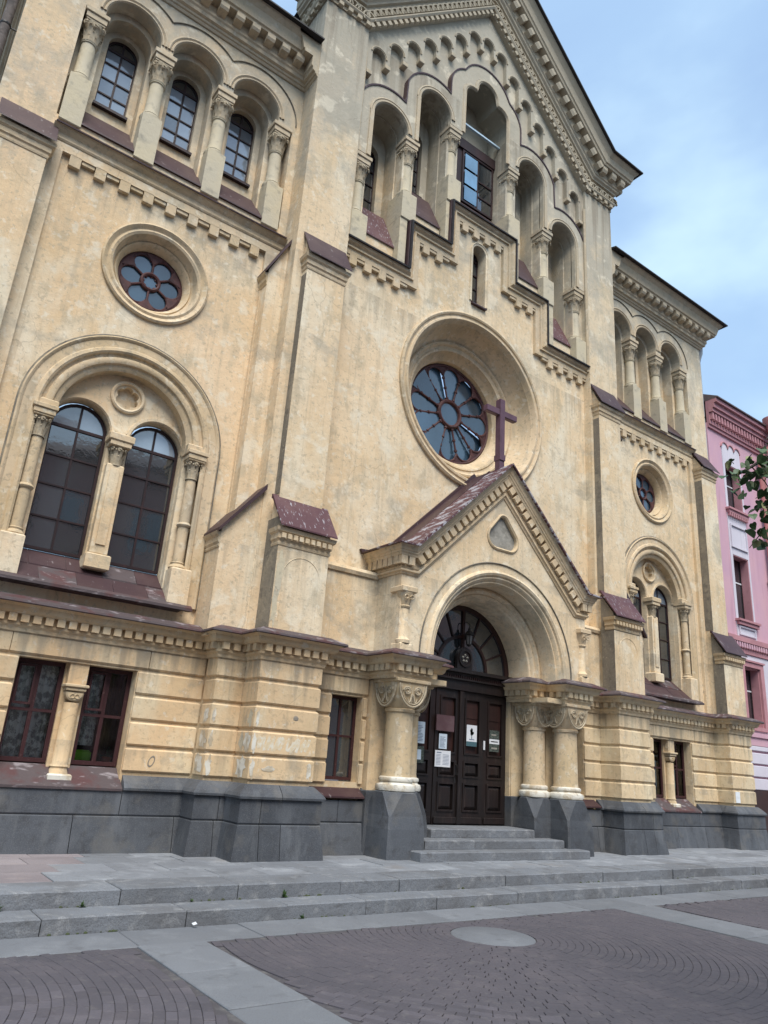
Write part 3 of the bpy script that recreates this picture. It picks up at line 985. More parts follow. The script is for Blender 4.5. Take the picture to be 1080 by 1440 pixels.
def side(s):
    sd = random.Random(11)
    # ------------------------------------------------ base storey
    core = obj('base_wall', G()
               .plate([(5.0, 0), (8.75, 0), (8.75, 2.72), (5.0, 2.72)], [[(T - 0.785, 0.74), (T + 0.785, 0.74), (T + 0.785, 2.35), (T - 0.785, 2.35)]], -0.165, 0.16)
               .plate([(2.38, 0), (3.7, 0), (3.7, 2.72), (2.38, 2.72)], [[(2.48, 1.03), (3.10, 1.03), (3.10, 2.35), (2.48, 2.35)]], -0.585, -0.2)
               .box(3.65, 4.64, -1.065, -0.1, 0, 2.72).box(4.6, 5.09, -0.585, -0.1, 0.0, 2.718).box(8.73, 9.715, -0.565, 4.0, 0, 2.719), OCHRE, church, s)

    def rb(x0, x1, y0, y1, z0, z1, c=0.022):
        o = obj('rusticated_block', G().cbox(x0, x1, y0, y1, z0, z1, c), OCHRE, core, s)
        return o
    for i, (z0, z1) in enumerate(ROWS):
        rb(3.62, 4.67, -1.10, -0.45, z0, z1)
        rb(4.674, 5.12, -0.62, -0.25, z0, z1)
        rb(8.70, 9.75, -0.60, 3.0, z0, z1)
        if i < 4:
            rb(5.124, T - 0.785 - 0.01, -0.20, 0.10, z0, z1)
            rb(T + 0.785 + 0.01, 8.696, -0.20, 0.10, z0, z1)
            rb(2.402, 2.475, -0.62, -0.25, z0, z1, 0.015)
            rb(3.105, 3.616, -0.62, -0.3, z0, z1)
        else:
            rb(5.124, T - 0.93, -0.20, 0.10, z0, z1)
            rb(T - 0.92, T + 0.92, -0.20, 0.10, z0, z1)
            rb(T + 0.93, 8.696, -0.20, 0.10, z0, z1)
            rb(2.402, 3.616, -0.62, -0.25, z0, z1)
    # twin ground-floor windows with a colonnette between
    for cx in (T - 0.465, T + 0.465):
        fr = window(None, cx, 0.03, 0.315, 1.05, 2.345, False, 2, [1.70], FRAME, GLASSC, s, fwid=0.055, bar=0.036)
        obj('vent_sash', G().plate([(cx - s * 0.03 - 0.0, 1.76), (cx - s * 0.26, 1.76), (cx - s * 0.26, 2.28), (cx - s * 0.03, 2.28)][::1],
                                   [[(cx - s * 0.06, 1.79), (cx - s * 0.23, 1.79), (cx - s * 0.23, 2.25), (cx - s * 0.06, 2.25)]], 0.008, 0.028), FRAME, fr, s)
    window(None, 2.79, -0.42, 0.31, 1.05, 2.345, False, 2, [1.72], FRAME, GLASSD, s, fwid=0.05, bar=0.03)
    m = obj('mullion', G().box(T - 0.15, T + 0.15, -0.02, 0.12, 1.0, 2.36).box(T - 0.125, T + 0.125, -0.14, -0.022, 2.07, 2.36), OCHRE, church, s)
    obj('shaft', G().lathe(T, -0.06, [(0.125, 0.86), (0.13, 0.93), (0.105, 1.0), (0.12, 1.02), (0.10, 1.05), (0.10, 1.83)], 16), OCHRE, m, s, True)
    g = G()
    for z, r_, sq in ((1.83, 0.10, 0), (1.88, 0.112, 0.15), (1.95, 0.125, 0.6), (2.0, 0.13, 1.0)):
        pass
    g.cbox(T - 0.13, T + 0.13, -0.185, 0.0, 1.98, 2.025, 0.01).cbox(T - 0.155, T + 0.155, -0.21, 0.0, 2.028, 2.07, 0.01)
    g.ring(T, 1.965, [(0.001, -0.165), (0.10, -0.165), (0.12, -0.15), (0.12, 0.0)], 14, 180, 360)
    for q in (-1, 1):
        g.tube([(T + q * (0.03 + 0.028 * math.cos(a)), -0.172, 1.915 + 0.028 * math.sin(a)) for a in [k * 0.6 for k in range(10)]], 0.007, 5)
    obj('cushion_capital', g, TRIM, m, s)
    obj('foot_block', G().cbox(T - 0.15, T + 0.15, -0.22, 0.02, 0.82, 0.93, 0.02), WHITEWASH, m, s)
    # window ledges of sheet metal
    obj('window_ledge', G().prism([(-0.34, 0.755), (-0.34, 0.785), (-0.20, 0.87), (0.02, 1.035), (0.04, 0.95), (-0.2, 0.76)], 'x', T - 0.80, T + 0.80), LEDGE, church, s)
    obj('window_ledge', G().prism([(-0.78, 0.80), (-0.78, 0.825), (-0.44, 1.035), (-0.42, 0.95), (-0.6, 0.80)], 'x', 2.43, 3.4), METAL, church, s)
    # ------------------------------------------------ granite plinth
    pl = obj('plinth', G().plan([(x, y) for x, y in PLN], [(0, -0.10), (0, 0.05), (0.70, 0.05), (0.70, -0.10)]), GRANITE, church, s)
    L = sum(math.hypot(b[0] - a[0], b[1] - a[1]) for a, b in zip(PLN, PLN[1:]))
    cap_p = [p for p in PLN]
    # courses; the cap course stops at the window ledges
    acc = [0]
    for a, b in zip(PLN, PLN[1:]):
        acc.append(acc[-1] + math.hypot(b[0] - a[0], b[1] - a[1]))

    def at_x(i, x):
        return acc[i] + abs(x - PLN[i][0])
    jc = [at_x(6, 5.7) if False else acc[1] + 0.02]
    base_j = [acc[1] + 0.001, acc[2] - 0.06, acc[3] - 0.0 + 0.55, acc[4] + 0.3, acc[5] + 0.25, acc[6] + 0.9, acc[7] - 1.9, acc[7] - 0.55, acc[8] + 0.2, acc[9] + 1.0]
    lo_prof = [(0.0, 0.0), (0.0, 0.185), (0.432, 0.125), (0.446, 0.112), (0.446, 0.0)]
    mid_prof = [(0.452, 0.0), (0.452, 0.112), (0.47, 0.122), (0.765, 0.118), (0.765, 0.0)]
    cap_prof = [(0.77, 0.0), (0.77, 0.155), (0.80, 0.16), (0.84, 0.135), (0.945, 0.03), (0.955, 0.01), (0.955, 0.0)]
    j1 = [acc[0] + 0.9, acc[1] - 0.1, acc[2] + 0.0 + 0.52, acc[3] - 0.2, acc[4] + 0.25, acc[6] + 0.2, acc[6] + 1.55, acc[6] + 2.7, acc[7] - 0.2, acc[9] + 0.5]
    j2 = [acc[0] + 0.5, acc[1] - 0.2, acc[3] - 0.2, acc[4] + 0.2, acc[6] + 0.97, acc[6] + 2.5, acc[7] - 0.15, acc[9] + 0.8]
    for prof, js in ((lo_prof, j1), (mid_prof, j2)):
        for pc in split_path(PLN, js):
            pc = trim(pc, 0.005)
            if pc[0][1] > 3:
                continue
            obj('granite_block', G().plan(pc, prof), GRANITE, pl, s)
    for pc in split_path(PLN, [acc[0] + 0.03, acc[1] - 0.20, acc[6] + 0.975, acc[6] + 2.585, acc[9] + 0.7, acc[3] - 0.5, acc[7] + 0.2]):
        pc = trim(pc, 0.005)
        mid = pc[0]
        if (abs(pc[0][1] + 0.2) < 1e-3 and abs(pc[-1][1] + 0.2) < 1e-3 and abs(pc[0][0] - pc[-1][0]) > 1.4 and len(pc) == 2):
            continue
        if len(pc) == 2 and abs(pc[0][1] + 0.62) < 1e-3 and abs(pc[-1][1] + 0.62) < 1e-3 and pc[-1][0] < 3.6 and pc[0][0] > 2.39 and abs(pc[0][0] - pc[-1][0]) > 0.8:
            continue
        obj('granite_block', G().plan(pc, cap_prof), GRANITE, pl, s)
    # ------------------------------------------------ main cornice over the base storey
    co = obj('base_cornice', G().plan(BASE, CORN, 2.70), OCHRE, church, s)
    dentils(BASE, 2.868, co, 0.145, dent_m, 0.045, 'dentil', s)
    fl = obj('cornice_flashing', G().plan(BASE, [(0.302, -0.35), (0.302, 0.235), (0.285, 0.25), (0.298, 0.262), (0.325, 0.255), (0.41, 0.06), (0.425, -0.02), (0.425, -0.35)], 2.70), LEDGE, church, s)
    # ------------------------------------------------ tower: lower panel with twin window and round window
    big = arch_poly(T, 1.30, 3.33, 5.9, 28)
    oc = arc(T, 8.78, 0.80, 0, 360, 40)[:-1]
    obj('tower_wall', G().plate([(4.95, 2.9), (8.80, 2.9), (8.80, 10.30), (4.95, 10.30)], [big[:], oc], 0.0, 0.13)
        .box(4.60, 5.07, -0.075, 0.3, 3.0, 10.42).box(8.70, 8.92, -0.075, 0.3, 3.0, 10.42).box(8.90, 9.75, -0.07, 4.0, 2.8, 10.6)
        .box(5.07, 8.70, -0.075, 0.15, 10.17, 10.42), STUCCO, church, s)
    # arch surround
    ar = obj('arch_surround', G().ring(T, 5.9, [(1.545, -0.045), (1.52, -0.065), (1.49, -0.05), (1.48, -0.035), (1.36, -0.035), (1.34, -0.06), (1.29, -0.07), (1.26, -0.05)], 40, 0, 180, 3.38)
             .ring(T, 5.9, [(1.26, -0.05), (1.25, -0.01), (1.21, 0.0), (1.19, -0.03), (1.14, -0.04), (1.10, -0.02), (1.085, 0.02), (1.04, 0.03), (1.0, 0.06), (1.0, 0.27)], 40, 0, 180), TRIM, church, s, True)
    obj('hood_mould', G().ring(T, 5.9, [(1.565, 0.0), (1.565, -0.045), (1.545, -0.05)], 40, 0, 180, 3.38), SOOT, ar, s, True)
    for q in (-1, 1):
        x0, x1 = sorted((T + q * 1.30, T + q * 1.02))
        obj('jamb', G().box(x0, x1, 0.125, 0.3, 3.3, 5.9), STUCCO, ar, s)
        obj('impost', G().cbox(min(T + q * 1.27, T + q * 1.0), max(T + q * 1.27, T + q * 1.0), -0.05, 0.27, 5.86, 6.02, 0.02), TRIM, ar, s)
        obj('pedestal', G().cbox(min(T + q * 1.04, T + q * 1.36), max(T + q * 1.04, T + q * 1.36), -0.13, 0.18, 3.36, 3.95, 0.02), STUCCO, ar, s)
        c = link('slim_column', SH2, None, church, (s * (T + q * 1.17), 0.03, 4.0))
        link('capital', CAP2, None, c, (0, 0, 1.42))
        link('abacus', ABA2, None, c, (0, 0, 1.72))
    WY = 0.38
    holes = [arch_poly(T - 0.585, 0.43, 3.4, 5.87, 18), arch_poly(T + 0.585, 0.43, 3.4, 5.87, 18)]
    qf = []
    for k in range(6):
        a = 60 * k + 90
        qf += arc(T + 0.115 * math.cos(math.radians(a)), 6.56 + 0.115 * math.sin(math.radians(a)), 0.075, a - 78, a + 78, 6)
    obj('window_tracery', G().plate(arch_poly(T, 1.03, 3.4, 5.9, 28), holes + [qf], 0.24, 0.44)
        .ring(T, 6.56, [(0.27, 0.24), (0.27, 0.20), (0.245, 0.185), (0.22, 0.20), (0.215, 0.24)], 28)
        .ring(T - 0.585, 5.87, [(0.50, 0.24), (0.495, 0.215), (0.45, 0.215), (0.43, 0.24)], 20, 0, 180)
        .ring(T + 0.585, 5.87, [(0.50, 0.24), (0.495, 0.215), (0.45, 0.215), (0.43, 0.24)], 20, 0, 180)
        .prism([(T - 0.11, 5.98), (T + 0.11, 5.98), (T + 0.085, 5.94), (T + 0.05, 5.70), (T - 0.05, 5.70), (T - 0.085, 5.94)], 'y', 0.215, 0.241)
        .box(T - 0.25, T + 0.25, 0.34, 0.345, 6.3, 6.8), STUCCO, church, s)
    mu = obj('mullion', G().cbox(T - 0.13, T + 0.13, 0.12, 0.36, 3.95, 5.38, 0.02).box(T - 0.07, T + 0.07, 0.10, 0.122, 4.1, 5.3).cbox(T - 0.18, T + 0.18, 0.06, 0.36, 3.72, 3.95, 0.02), STUCCO, church, s)
    link('capital', CAP2, None, mu, (s * T, 0.20, 5.36))
    obj('abacus', G().cbox(T - 0.16, T + 0.16, 0.05, 0.3, 5.66, 5.74, 0.01).cbox(T - 0.19, T + 0.19, 0.03, 0.3, 5.74, 5.86, 0.015), TRIM, mu, s)
    for cx in (T - 0.585, T + 0.585):
        window(None, cx, WY, 0.42, 3.90, 5.85, True, 2, [4.40, 4.90, 5.37], FRAMED, GLASSD, s, fwid=0.04, bar=0.022, topmat=GLASSB)  # paler top panes: sky reflection painted into the glass colour
    sr = obj('sill_roof', G().prism([(-0.20, 3.30), (-0.20, 3.325), (0.42, 3.885), (0.42, 3.29)], 'x', T - 1.28, T + 1.28)
             .prism([(-0.235, 3.305), (-0.235, 3.345), (-0.16, 3.395), (-0.1, 3.31)], 'x', T - 1.42, T + 1.42), LEDGE, church, s)
    for r0, r1, offx, nn_ in ((0.0, 0.49, 0.0, 5), (0.5, 1.0, 0.25, 5)):
        xs_ = [T - 1.275] + [T - 1.275 + 2.55 * (k + offx) / nn_ for k in range(0 if offx else 1, nn_)] + [T + 1.275]
        for xa, xb in zip(xs_, xs_[1:]):
            P0, P1 = Vector((-0.17, 3.352)), Vector((0.42, 3.885))
            a_, b_ = P0.lerp(P1, r0), P0.lerp(P1, r1)
            h0, h1 = 0.006 + random.uniform(0, 0.006), 0.004 + random.uniform(0, 0.004)
            obj('roof_sheet', G().prism([(a_.x, a_.y), (a_.x, a_.y + h0 + 0.01), (b_.x, b_.y + h1), (b_.x, b_.y)], 'x', xa + 0.004, xb - 0.004), METAL if random.random() < 0.7 else LEDGE, sr, s)
    # round window
    obj('round_surround', G().ring(T, 8.78, [(0.90, 0.0), (0.90, -0.04), (0.87, -0.06), (0.84, -0.04), (0.82, -0.02), (0.80, -0.01), (0.76, -0.03), (0.72, -0.01), (0.70, 0.04), (0.67, 0.12), (0.66, 0.14), (0.64, 0.12), (0.615, 0.14), (0.60, 0.18), (0.565, 0.22), (0.56, 0.36)], 48), TRIM, church, s, True)
    rw = obj('round_window', G().ring(T, 8.78, [(0.58, 0.30), (0.54, 0.28), (0.505, 0.28), (0.49, 0.32)], 40), TRACERY, church, s, True)
    g = G().ring(T, 8.78, [(0.18, 0.33), (0.175, 0.27), (0.15, 0.255), (0.125, 0.27), (0.12, 0.33)], 28)
    for k in range(8):
        a = 2 * PI * k / 8
        g.ring(T + 0.115 * math.cos(a), 8.78 + 0.115 * math.sin(a), [(0.022, 0.32), (0.02, 0.29), (0.001, 0.285)], 8)
    obj('hub', g, TRACERY, rw, s, True)
    for k in range(6):
        a = math.radians(60 * k + 30)
        ca, sa = math.cos(a), math.sin(a)
        g = G().tube([(T + 0.15 * ca, 0.29, 8.78 + 0.15 * sa), (T + 0.36 * ca, 0.29, 8.78 + 0.36 * sa)], 0.02, 6)
        a2 = math.degrees(a)
        for dq in (-1, 1):
            c0 = math.radians(a2 + dq * 30)
            px, pz = T + 0.345 * math.cos(c0), 8.78 + 0.345 * math.sin(c0)
            g.tube([(x, 0.29, z) for x, z in arc(px, pz, 0.165, a2 + dq * 30 - dq * 100, a2 + dq * 30 + dq * 0, 8)], 0.017, 6)
        # solid web between two lobes at the rim
        g.plate([(T + 0.355 * ca, 8.78 + 0.355 * sa)] + arc(T, 8.78, 0.52, a2 - 17, a2 + 17, 6), [], 0.27, 0.31)
        obj('tracery_spoke', g, TRACERY, rw, s, True)
        obj('pane', G().plate(arc(T, 8.78, 0.52, a2 + 0.6, a2 + 59.4, 8) + arc(T, 8.78, 0.13, a2 + 59, a2 + 1, 4), [], 0.315, 0.325), GLASSR, rw, s)
    obj('pane', G().plate(arc(T, 8.78, 0.125, 0, 360, 16)[:-1], [], 0.31, 0.32), GLASSR, rw, s)
    # toothed string course
    st_p = [(5.13, -0.075), (8.86, -0.075)]
    sc_ = obj('string_course', G().plan([(4.72, -0.075), (8.92, -0.075)], [(-0.03, -0.05), (-0.03, 0.012), (0.0, 0.03), (0.02, 0.03), (0.03, 0.015), (0.10, 0.02), (0.16, 0.08), (0.20, 0.11), (0.20, -0.05)], 10.36), TRIM, church, s)
    for k in range(9):
        x = 5.09 + 0.40 * (k + 0.5)
        link('corbel_tooth', tooth_m, None, sc_, (s * x, -0.035, 10.17))
    for k in range(10):
        x = 5.09 + 0.40 * k
        if 5.1 < x < 8.68:
            link('tooth_step', half_m, None, sc_, (s * x, -0.035, 10.17))
    obj('string_flashing', G().plan([(4.75, -0.075), (8.90, -0.075)], [(0.0, -0.1), (0.0, 0.12), (-0.012, 0.135), (0.012, 0.14), (0.06, 0.04), (0.07, -0.1)], 10.562), METAL, church, s)
    # ------------------------------------------------ tower arcade
    cols_x = [T + 1.21 * k for k in (-1.5, -0.5, 0.5, 1.5)]
    up = [(4.60, 10.42), (9.75, 10.42), (9.75, 14.40), (4.60, 14.40)]
    ac = [T - 1.21, T, T + 1.21]
    hole = [(T - 2.02, 10.80), (T + 2.02, 10.80), (T + 2.02, 13.22)]
    for cx in reversed(ac):
        hole += [(cx + 0.49, 13.22)] + arc(cx, 13.33, 0.49, 0, 180, 16) + [(cx - 0.49, 13.22)]
    hole += [(T - 2.02, 13.22)]
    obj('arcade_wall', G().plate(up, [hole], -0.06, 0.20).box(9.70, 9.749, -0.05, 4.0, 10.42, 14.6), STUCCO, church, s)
    niches = [arch_poly(cx, 0.40, 10.9, 13.28, 16) for cx in ac]
    obj('niche_wall', G().plate([(T - 2.1, 10.5), (T + 2.1, 10.5), (T + 2.1, 14.3), (T - 2.1, 14.3)], niches, 0.205, 0.62), STUCCO, church, s)
    for cx in ac:
        obj('arch_moulding', G().ring(cx, 13.33, [(0.60, -0.06), (0.60, -0.085), (0.575, -0.095), (0.555, -0.08), (0.545, -0.065), (0.53, -0.085), (0.505, -0.085), (0.49, -0.055)], 20, 0, 180), TRIM, church, s, True)
    for k, cx in enumerate(ac):
        a0, a1 = (0 if k == 2 else 47), (180 if k == 0 else 133)
        obj('hood_mould', G().ring(cx, 13.33, [(0.885, -0.058), (0.885, -0.085), (0.872, -0.09), (0.862, -0.058)], 22, a0, a1), SOOT, church, s, True)
    for cx in ac:
        obj('niche_back', G().plate(arch_poly(cx, 0.42, 10.9, 13.28, 16), [arch_poly(cx, 0.275, 11.88, 13.30, 14)], 0.50, 0.66), STUCCO, church, s)
        window(None, cx, 0.60, 0.29, 11.87, 13.30, True, 2, [12.28, 12.63, 12.98][:3], FRAMED, GLASSB, s, fwid=0.04, bar=0.026, topmat=GLASSD)
        obj('window_sill', G().box(cx - 0.30, cx + 0.30, 0.42, 0.6, 11.82, 11.875), FRAMED, church, s)
        obj('sill_roof', G().prism([(-0.10, 10.80), (-0.10, 10.825), (0.48, 11.60), (0.48, 10.8)], 'x', cx - 0.435, cx + 0.435), METAL, church, s)
    for x in cols_x:
        column(s * x, 0.10, 11.73)
        ped = obj('pedestal', G().cbox(x - 0.17, x + 0.17, -0.10, 0.26, 10.72, 11.715, 0.015).cbox(x - 0.14, x + 0.14, -0.06, 0.26, 11.71, 11.74, 0.01), CEMENT, church, s)
    # tower cornice: out to the corner and back, inner end against the pier
    path = [(4.70, -0.566), (4.70, -0.06), (9.75, -0.06), (9.75, 4.0)]
    if True:
        pr = [(0.0, -0.05), (0.0, 0.03), (0.03, 0.05), (0.05, 0.05), (0.06, 0.08), (0.10, 0.09), (0.12, 0.14), (0.19, 0.15), (0.22, 0.18), (0.45, 0.18), (0.45, 0.36), (0.48, 0.38), (0.50, 0.36), (0.52, 0.40), (0.56, 0.41), (0.60, 0.42), (0.74, 0.46), (0.82, 0.54), (0.86, 0.56), (0.86, -0.05)]
        tcn = obj('tower_cornice', G().plan(path, pr, 14.32), TRIM, church, s)
        dentils([(4.86, -0.24), (9.95, -0.24)], 14.77, tcn, 0.315, modil_m, 0.0, 'modillion', s, 0.22)
        for y in (0.1, 0.42):
            link('modillion', modil_m, None, tcn, (s * 9.93, y, 14.77), PI / 2 if s > 0 else -PI / 2)
        obj('tower_roof', G().plan([(4.74, -0.06)] + path[2:], [(0.862, -0.4), (0.862, 0.57), (0.85, 0.66), (0.885, 0.66), (0.93, 0.5), (1.25, -0.4)], 14.32).box(4.4, 9.4, 0.3, 6, 15.1, 15.55), BLACKM, church, s)
    # rain pipe standing off the outer corner
    pm_ = PIPEG if s > 0 else PIPEB
    rp = obj('rain_pipe', G().tube([(9.92, 0.10, 14.1), (9.92, 0.10, 5.2)], 0.075, 12), pm_, church, s, True)
    obj('hopper', G().lathe(9.93, 0.10, [(0.08, 14.05), (0.09, 14.1), (0.16, 14.32), (0.17, 14.5), (0.15, 14.5), (0.07, 14.12)], 14), pm_, rp, s, True)
    for z in (12.05, 9.2, 6.6):
        obj('pipe_bracket', G().box(9.74, 9.90, 0.09, 0.11, z, z + 0.02).lathe(9.92, 0.10, [(0.082, z - 0.01), (0.085, z), (0.085, z + 0.02), (0.082, z + 0.03)], 12), IRON, rp, s)
    # ------------------------------------------------ pier beside the centre, with its buttresses
    pier = obj('pier', G().box(3.64, 4.72, -0.58, 0.6, 2.8, 16.95), STUCCO, church, s)
    obj('pier_roll', G().tube([(3.64, -0.53, 10.9), (3.64, -0.53, 15.9)], 0.045, 8), TRIM, pier, s, True)

    def offset_cap(x0, x1, yw, yf, zt, ze, dent=False, name='buttress', flaky=METAL, drop=3.05, sm=STUCCO, sidem=None):
        """buttress with a sloped metal cap: wall plane yw, front plane yf"""
        slope = (zt - ze) / (yw - (yf - 0.1))
        b = obj(name, G().prism([(yf, drop), (yw + 0.05, drop), (yw + 0.05, zt - 0.05), (yf, ze + 0.07)], 'x', x0, x1), sm, church, s)
        obj('buttress_cap', G().prism([(yf - 0.13, ze - 0.0), (yf - 0.13, ze + 0.025), (yw, zt + 0.03), (yw + 0.03, zt + 0.03), (yw + 0.03, zt - 0.04), (yw, zt - 0.04)], 'x', x0 - 0.06, x1 + 0.06), flaky, b, s)
        mo = obj('cap_moulding', G().plan([(x0, yf + 0.22), (x0, yf), (x1, yf), (x1, yf + 0.22)], [(-0.28, -0.01), (-0.28, 0.012), (-0.25, 0.02), (-0.235, 0.02), (-0.235, 0.008), (-0.20, 0.012), (-0.18, 0.035), (-0.10, 0.035), (-0.07, 0.07), (-0.01, 0.085), (-0.01, -0.01)], ze), TRIM, b, s)
        if dent:
            dentils([(x0, yf), (x1, yf)], ze - 0.10, mo, 0.105, smod_m, 0.035, 'small_dentil', s, 0.04)
        return b
    offset_cap(3.72, 4.53, -0.58, -0.76, 10.55, 9.97)
    offset_cap(3.66, 4.58, -0.74, -1.02, 5.28, 4.70, True, flaky=CAPSHEET, sm=DARKST if s > 0 else STUCCO)
    obj('buttress_face', G().plate([(3.66 + 0.006, 3.13), (4.574, 3.13), (4.574, 4.40), (3.666, 4.40)], [], -1.026, -1.02)
        .ring(4.12, 3.95, [(0.34, -1.026), (0.335, -1.034), (0.325, -1.026)], 24, 0, 180, 3.25), STUCCO, church, s)
    # side buttresses, sloping outwards along the wall
    for (xi, xo, zt, ze, y0, dn_, dent) in ((4.70, 5.06, 10.45, 9.58, -0.30, 2.9, False), (4.70, 5.34, 5.44, 4.55, -0.565, 2.95, True)):
        b = obj('side_buttress', G().prism([(xi, dn_), (xo, dn_), (xo, ze + 0.06), (xi, zt - 0.04)], 'y', y0, 0.05), STUCCO, church, s)
        obj('buttress_cap', G().prism([(xi, zt - 0.05), (xi, zt + 0.045), (xo + 0.07, ze + 0.035), (xo + 0.07, ze - 0.025)], 'y', y0 - 0.08, 0.06), METAL, b, s)
        mo = obj('cap_moulding', G().plan([(xo, y0 + 0.001), (xo, 0.0)], [(-0.25, -0.01), (-0.25, 0.012), (-0.22, 0.02), (-0.20, 0.008), (-0.16, 0.03), (-0.08, 0.03), (-0.05, 0.06), (-0.01, 0.08), (-0.01, -0.01)], ze), TRIM, b, s)
    # outer corner buttress of the tower
    offset_cap(8.90, 9.62, -0.07, -0.30, 10.55, 9.98, sm=STUCCO)
    offset_cap(8.87, 9.80, -0.28, -0.52, 5.25, 4.68, True, sm=DARKST if s > 0 else STUCCO)
    obj('buttress_face', G().plate([(8.878, 3.1), (9.794, 3.1), (9.794, 4.38), (8.878, 4.38)], [], -0.526, -0.52), STUCCO, church, s)
    # dark grey-brown strips on the buttress flanks
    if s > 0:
        obj('buttress_flank', G().box(3.714, 3.722, -0.755, -0.585, 5.3, 9.6), DARKST, church, s)
        obj('buttress_flank', G().box(8.893, 8.902, -0.295, -0.08, 5.3, 9.6), DARKST, church, s)
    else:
        obj('buttress_flank', G().box(4.526, 4.536, -0.755, -0.585, 5.35, 9.6), DARKST, church, s)
        obj('buttress_flank', G().box(4.576, 4.586, -1.015, -0.585, 3.1, 4.9), DARKST, church, s)


side(-1)
side(1)

# ------------------------------------------------------------------ centre bay
CYW = -0.38                                  # wall plane of the centre bay
RZ = 8.80                                    # rose centre height
slot = arch_poly(0, 0.20, 11.25, 12.62, 12)
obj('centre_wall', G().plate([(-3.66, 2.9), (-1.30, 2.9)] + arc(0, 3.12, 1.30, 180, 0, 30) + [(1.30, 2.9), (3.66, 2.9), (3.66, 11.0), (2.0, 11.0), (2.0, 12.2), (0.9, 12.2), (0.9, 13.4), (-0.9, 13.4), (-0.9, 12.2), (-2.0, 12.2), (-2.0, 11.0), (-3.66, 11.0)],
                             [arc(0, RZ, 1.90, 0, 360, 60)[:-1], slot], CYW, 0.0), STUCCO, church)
obj('slot_surround', G().ring(0, 12.62, [(0.27, CYW), (0.27, CYW - 0.03), (0.25, CYW - 0.035), (0.24, CYW - 0.02), (0.20, CYW - 0.01)], 18, 0, 180, 11.25), STUCCO, church, smooth=True)
window(None, 0, -0.12, 0.21, 11.45, 12.60, True, 1, [11.85, 12.22], FRAMED, GLASSD, fwid=0.035)
obj('sill_roof', G().prism([(CYW - 0.07, 11.16), (CYW - 0.07, 11.19), (-0.12, 11.5), (-0.10, 11.16)], 'x', -0.22, 0.22), METAL, church)
# lower flanking wall beside the porch, a little thicker, with a ledge
for s in (-1, 1):
    obj('porch_side_wall', G().box(2.30, 3.68, -0.60, -0.3, 2.9, 4.42).plan([(2.3, -0.60), (3.68, -0.60)], [(-0.06, -0.02), (-0.06, 0.03), (0.0, 0.05), (0.06, 0.02), (0.10, -0.2), (-0.06, -0.2)], 4.42), STUCCO, church, s)
# rose window
rs = obj('rose_surround', G().ring(0, RZ, [(2.06, CYW), (2.06, CYW - 0.05), (2.02, CYW - 0.075), (1.985, CYW - 0.06), (1.975, CYW - 0.035), (1.93, CYW - 0.03), (1.91, CYW - 0.055), (1.87, CYW - 0.06), (1.84, CYW - 0.03), (1.82, CYW + 0.03), (1.80, CYW + 0.05)], 80)
         .ring(0, RZ, [(1.80, CYW + 0.05), (1.76, -0.20), (1.60, 0.10), (1.58, 0.11)], 80)
         .ring(0, RZ, [(1.58, 0.11), (1.555, 0.07), (1.52, 0.06), (1.49, 0.08), (1.47, 0.12), (1.42, 0.13), (1.40, 0.11), (1.36, 0.12), (1.34, 0.17), (1.26, 0.27), (1.20, 0.32), (1.18, 0.50)], 80), TRIM, church, smooth=True)
rose = obj('rose_window', G().ring(0, RZ, [(1.20, 0.46), (1.185, 0.42), (1.155, 0.40), (1.13, 0.41), (1.12, 0.48)], 64), TRACERY, church, smooth=True)
obj('hub', G().ring(0, RZ, [(0.35, 0.50), (0.345, 0.42), (0.315, 0.39), (0.28, 0.40), (0.26, 0.43), (0.255, 0.50)], 36), TRACERY, rose, smooth=True)
obj('pane', G().plate(arc(0, RZ, 0.26, 0, 360, 28)[:-1], [], 0.455, 0.465), GLASSR, rose)
NS = 12
for k in range(NS):
    a = 360 / NS * k + 15
    ca, sa = math.cos(math.radians(a)), math.sin(math.radians(a))
    hs = 180 / NS

    def P(r, y=0.44):
        return (r * ca, y, RZ + r * sa)
    g = G().tube([P(0.31), P(0.90)], 0.022, 8)
    for r_ in (0.37, 0.62, 0.86):
        g.tube([P(r_ - 0.02), P(r_ + 0.02)], 0.038, 8)
    # Y-shaped head with round arches to both neighbours
    hd = 0.89
    rr = hd * math.sin(math.radians(hs)) * 1.02
    outer_poly = arc(0, RZ, 1.145, a - hs, a + hs, 8)
    lobes = []
    for sg in (1, -1):
        c0 = math.radians(a + sg * hs)
        cxx, czz = hd * math.cos(c0), RZ + hd * math.sin(c0)
        aa = arc(cxx, czz, rr, a + sg * hs - (0 if sg > 0 else 0), a + sg * hs - sg * 90, 8)
        lobes.append(aa)
        g.tube([(x, 0.435, z) for x, z in aa], 0.026, 6)
    poly = outer_poly + lobes[0] + lobes[1][::-1]
    g.plate(poly, [], 0.43, 0.48)
    obj('tracery_spoke', g, TRACERY, rose, smooth=True)
    am = a + hs
    g = G().plate(arc(0, RZ, 1.13, a + 0.4, a + 2 * hs - 0.4, 8) + arc(0, RZ, 0.29, a + 2 * hs - 1, a + 1, 4), [], 0.47, 0.48)
    tx, tz = random.gauss(0, 0.035), random.gauss(0, 0.035)
    g.v = [(x, y + x * tx + (z - RZ) * tz, z) for x, y, z in g.v]
    obj('pane', g, GLASSR, rose)

# ---- stepped string course
STAIR = [(-3.64, 11.02), (-2.10, 11.02), (-2.10, 12.22), (-1.0, 12.22), (-1.0, 13.42), (1.0, 13.42), (1.0, 12.22), (2.10, 12.22), (2.10, 11.02), (3.64, 11.02)]


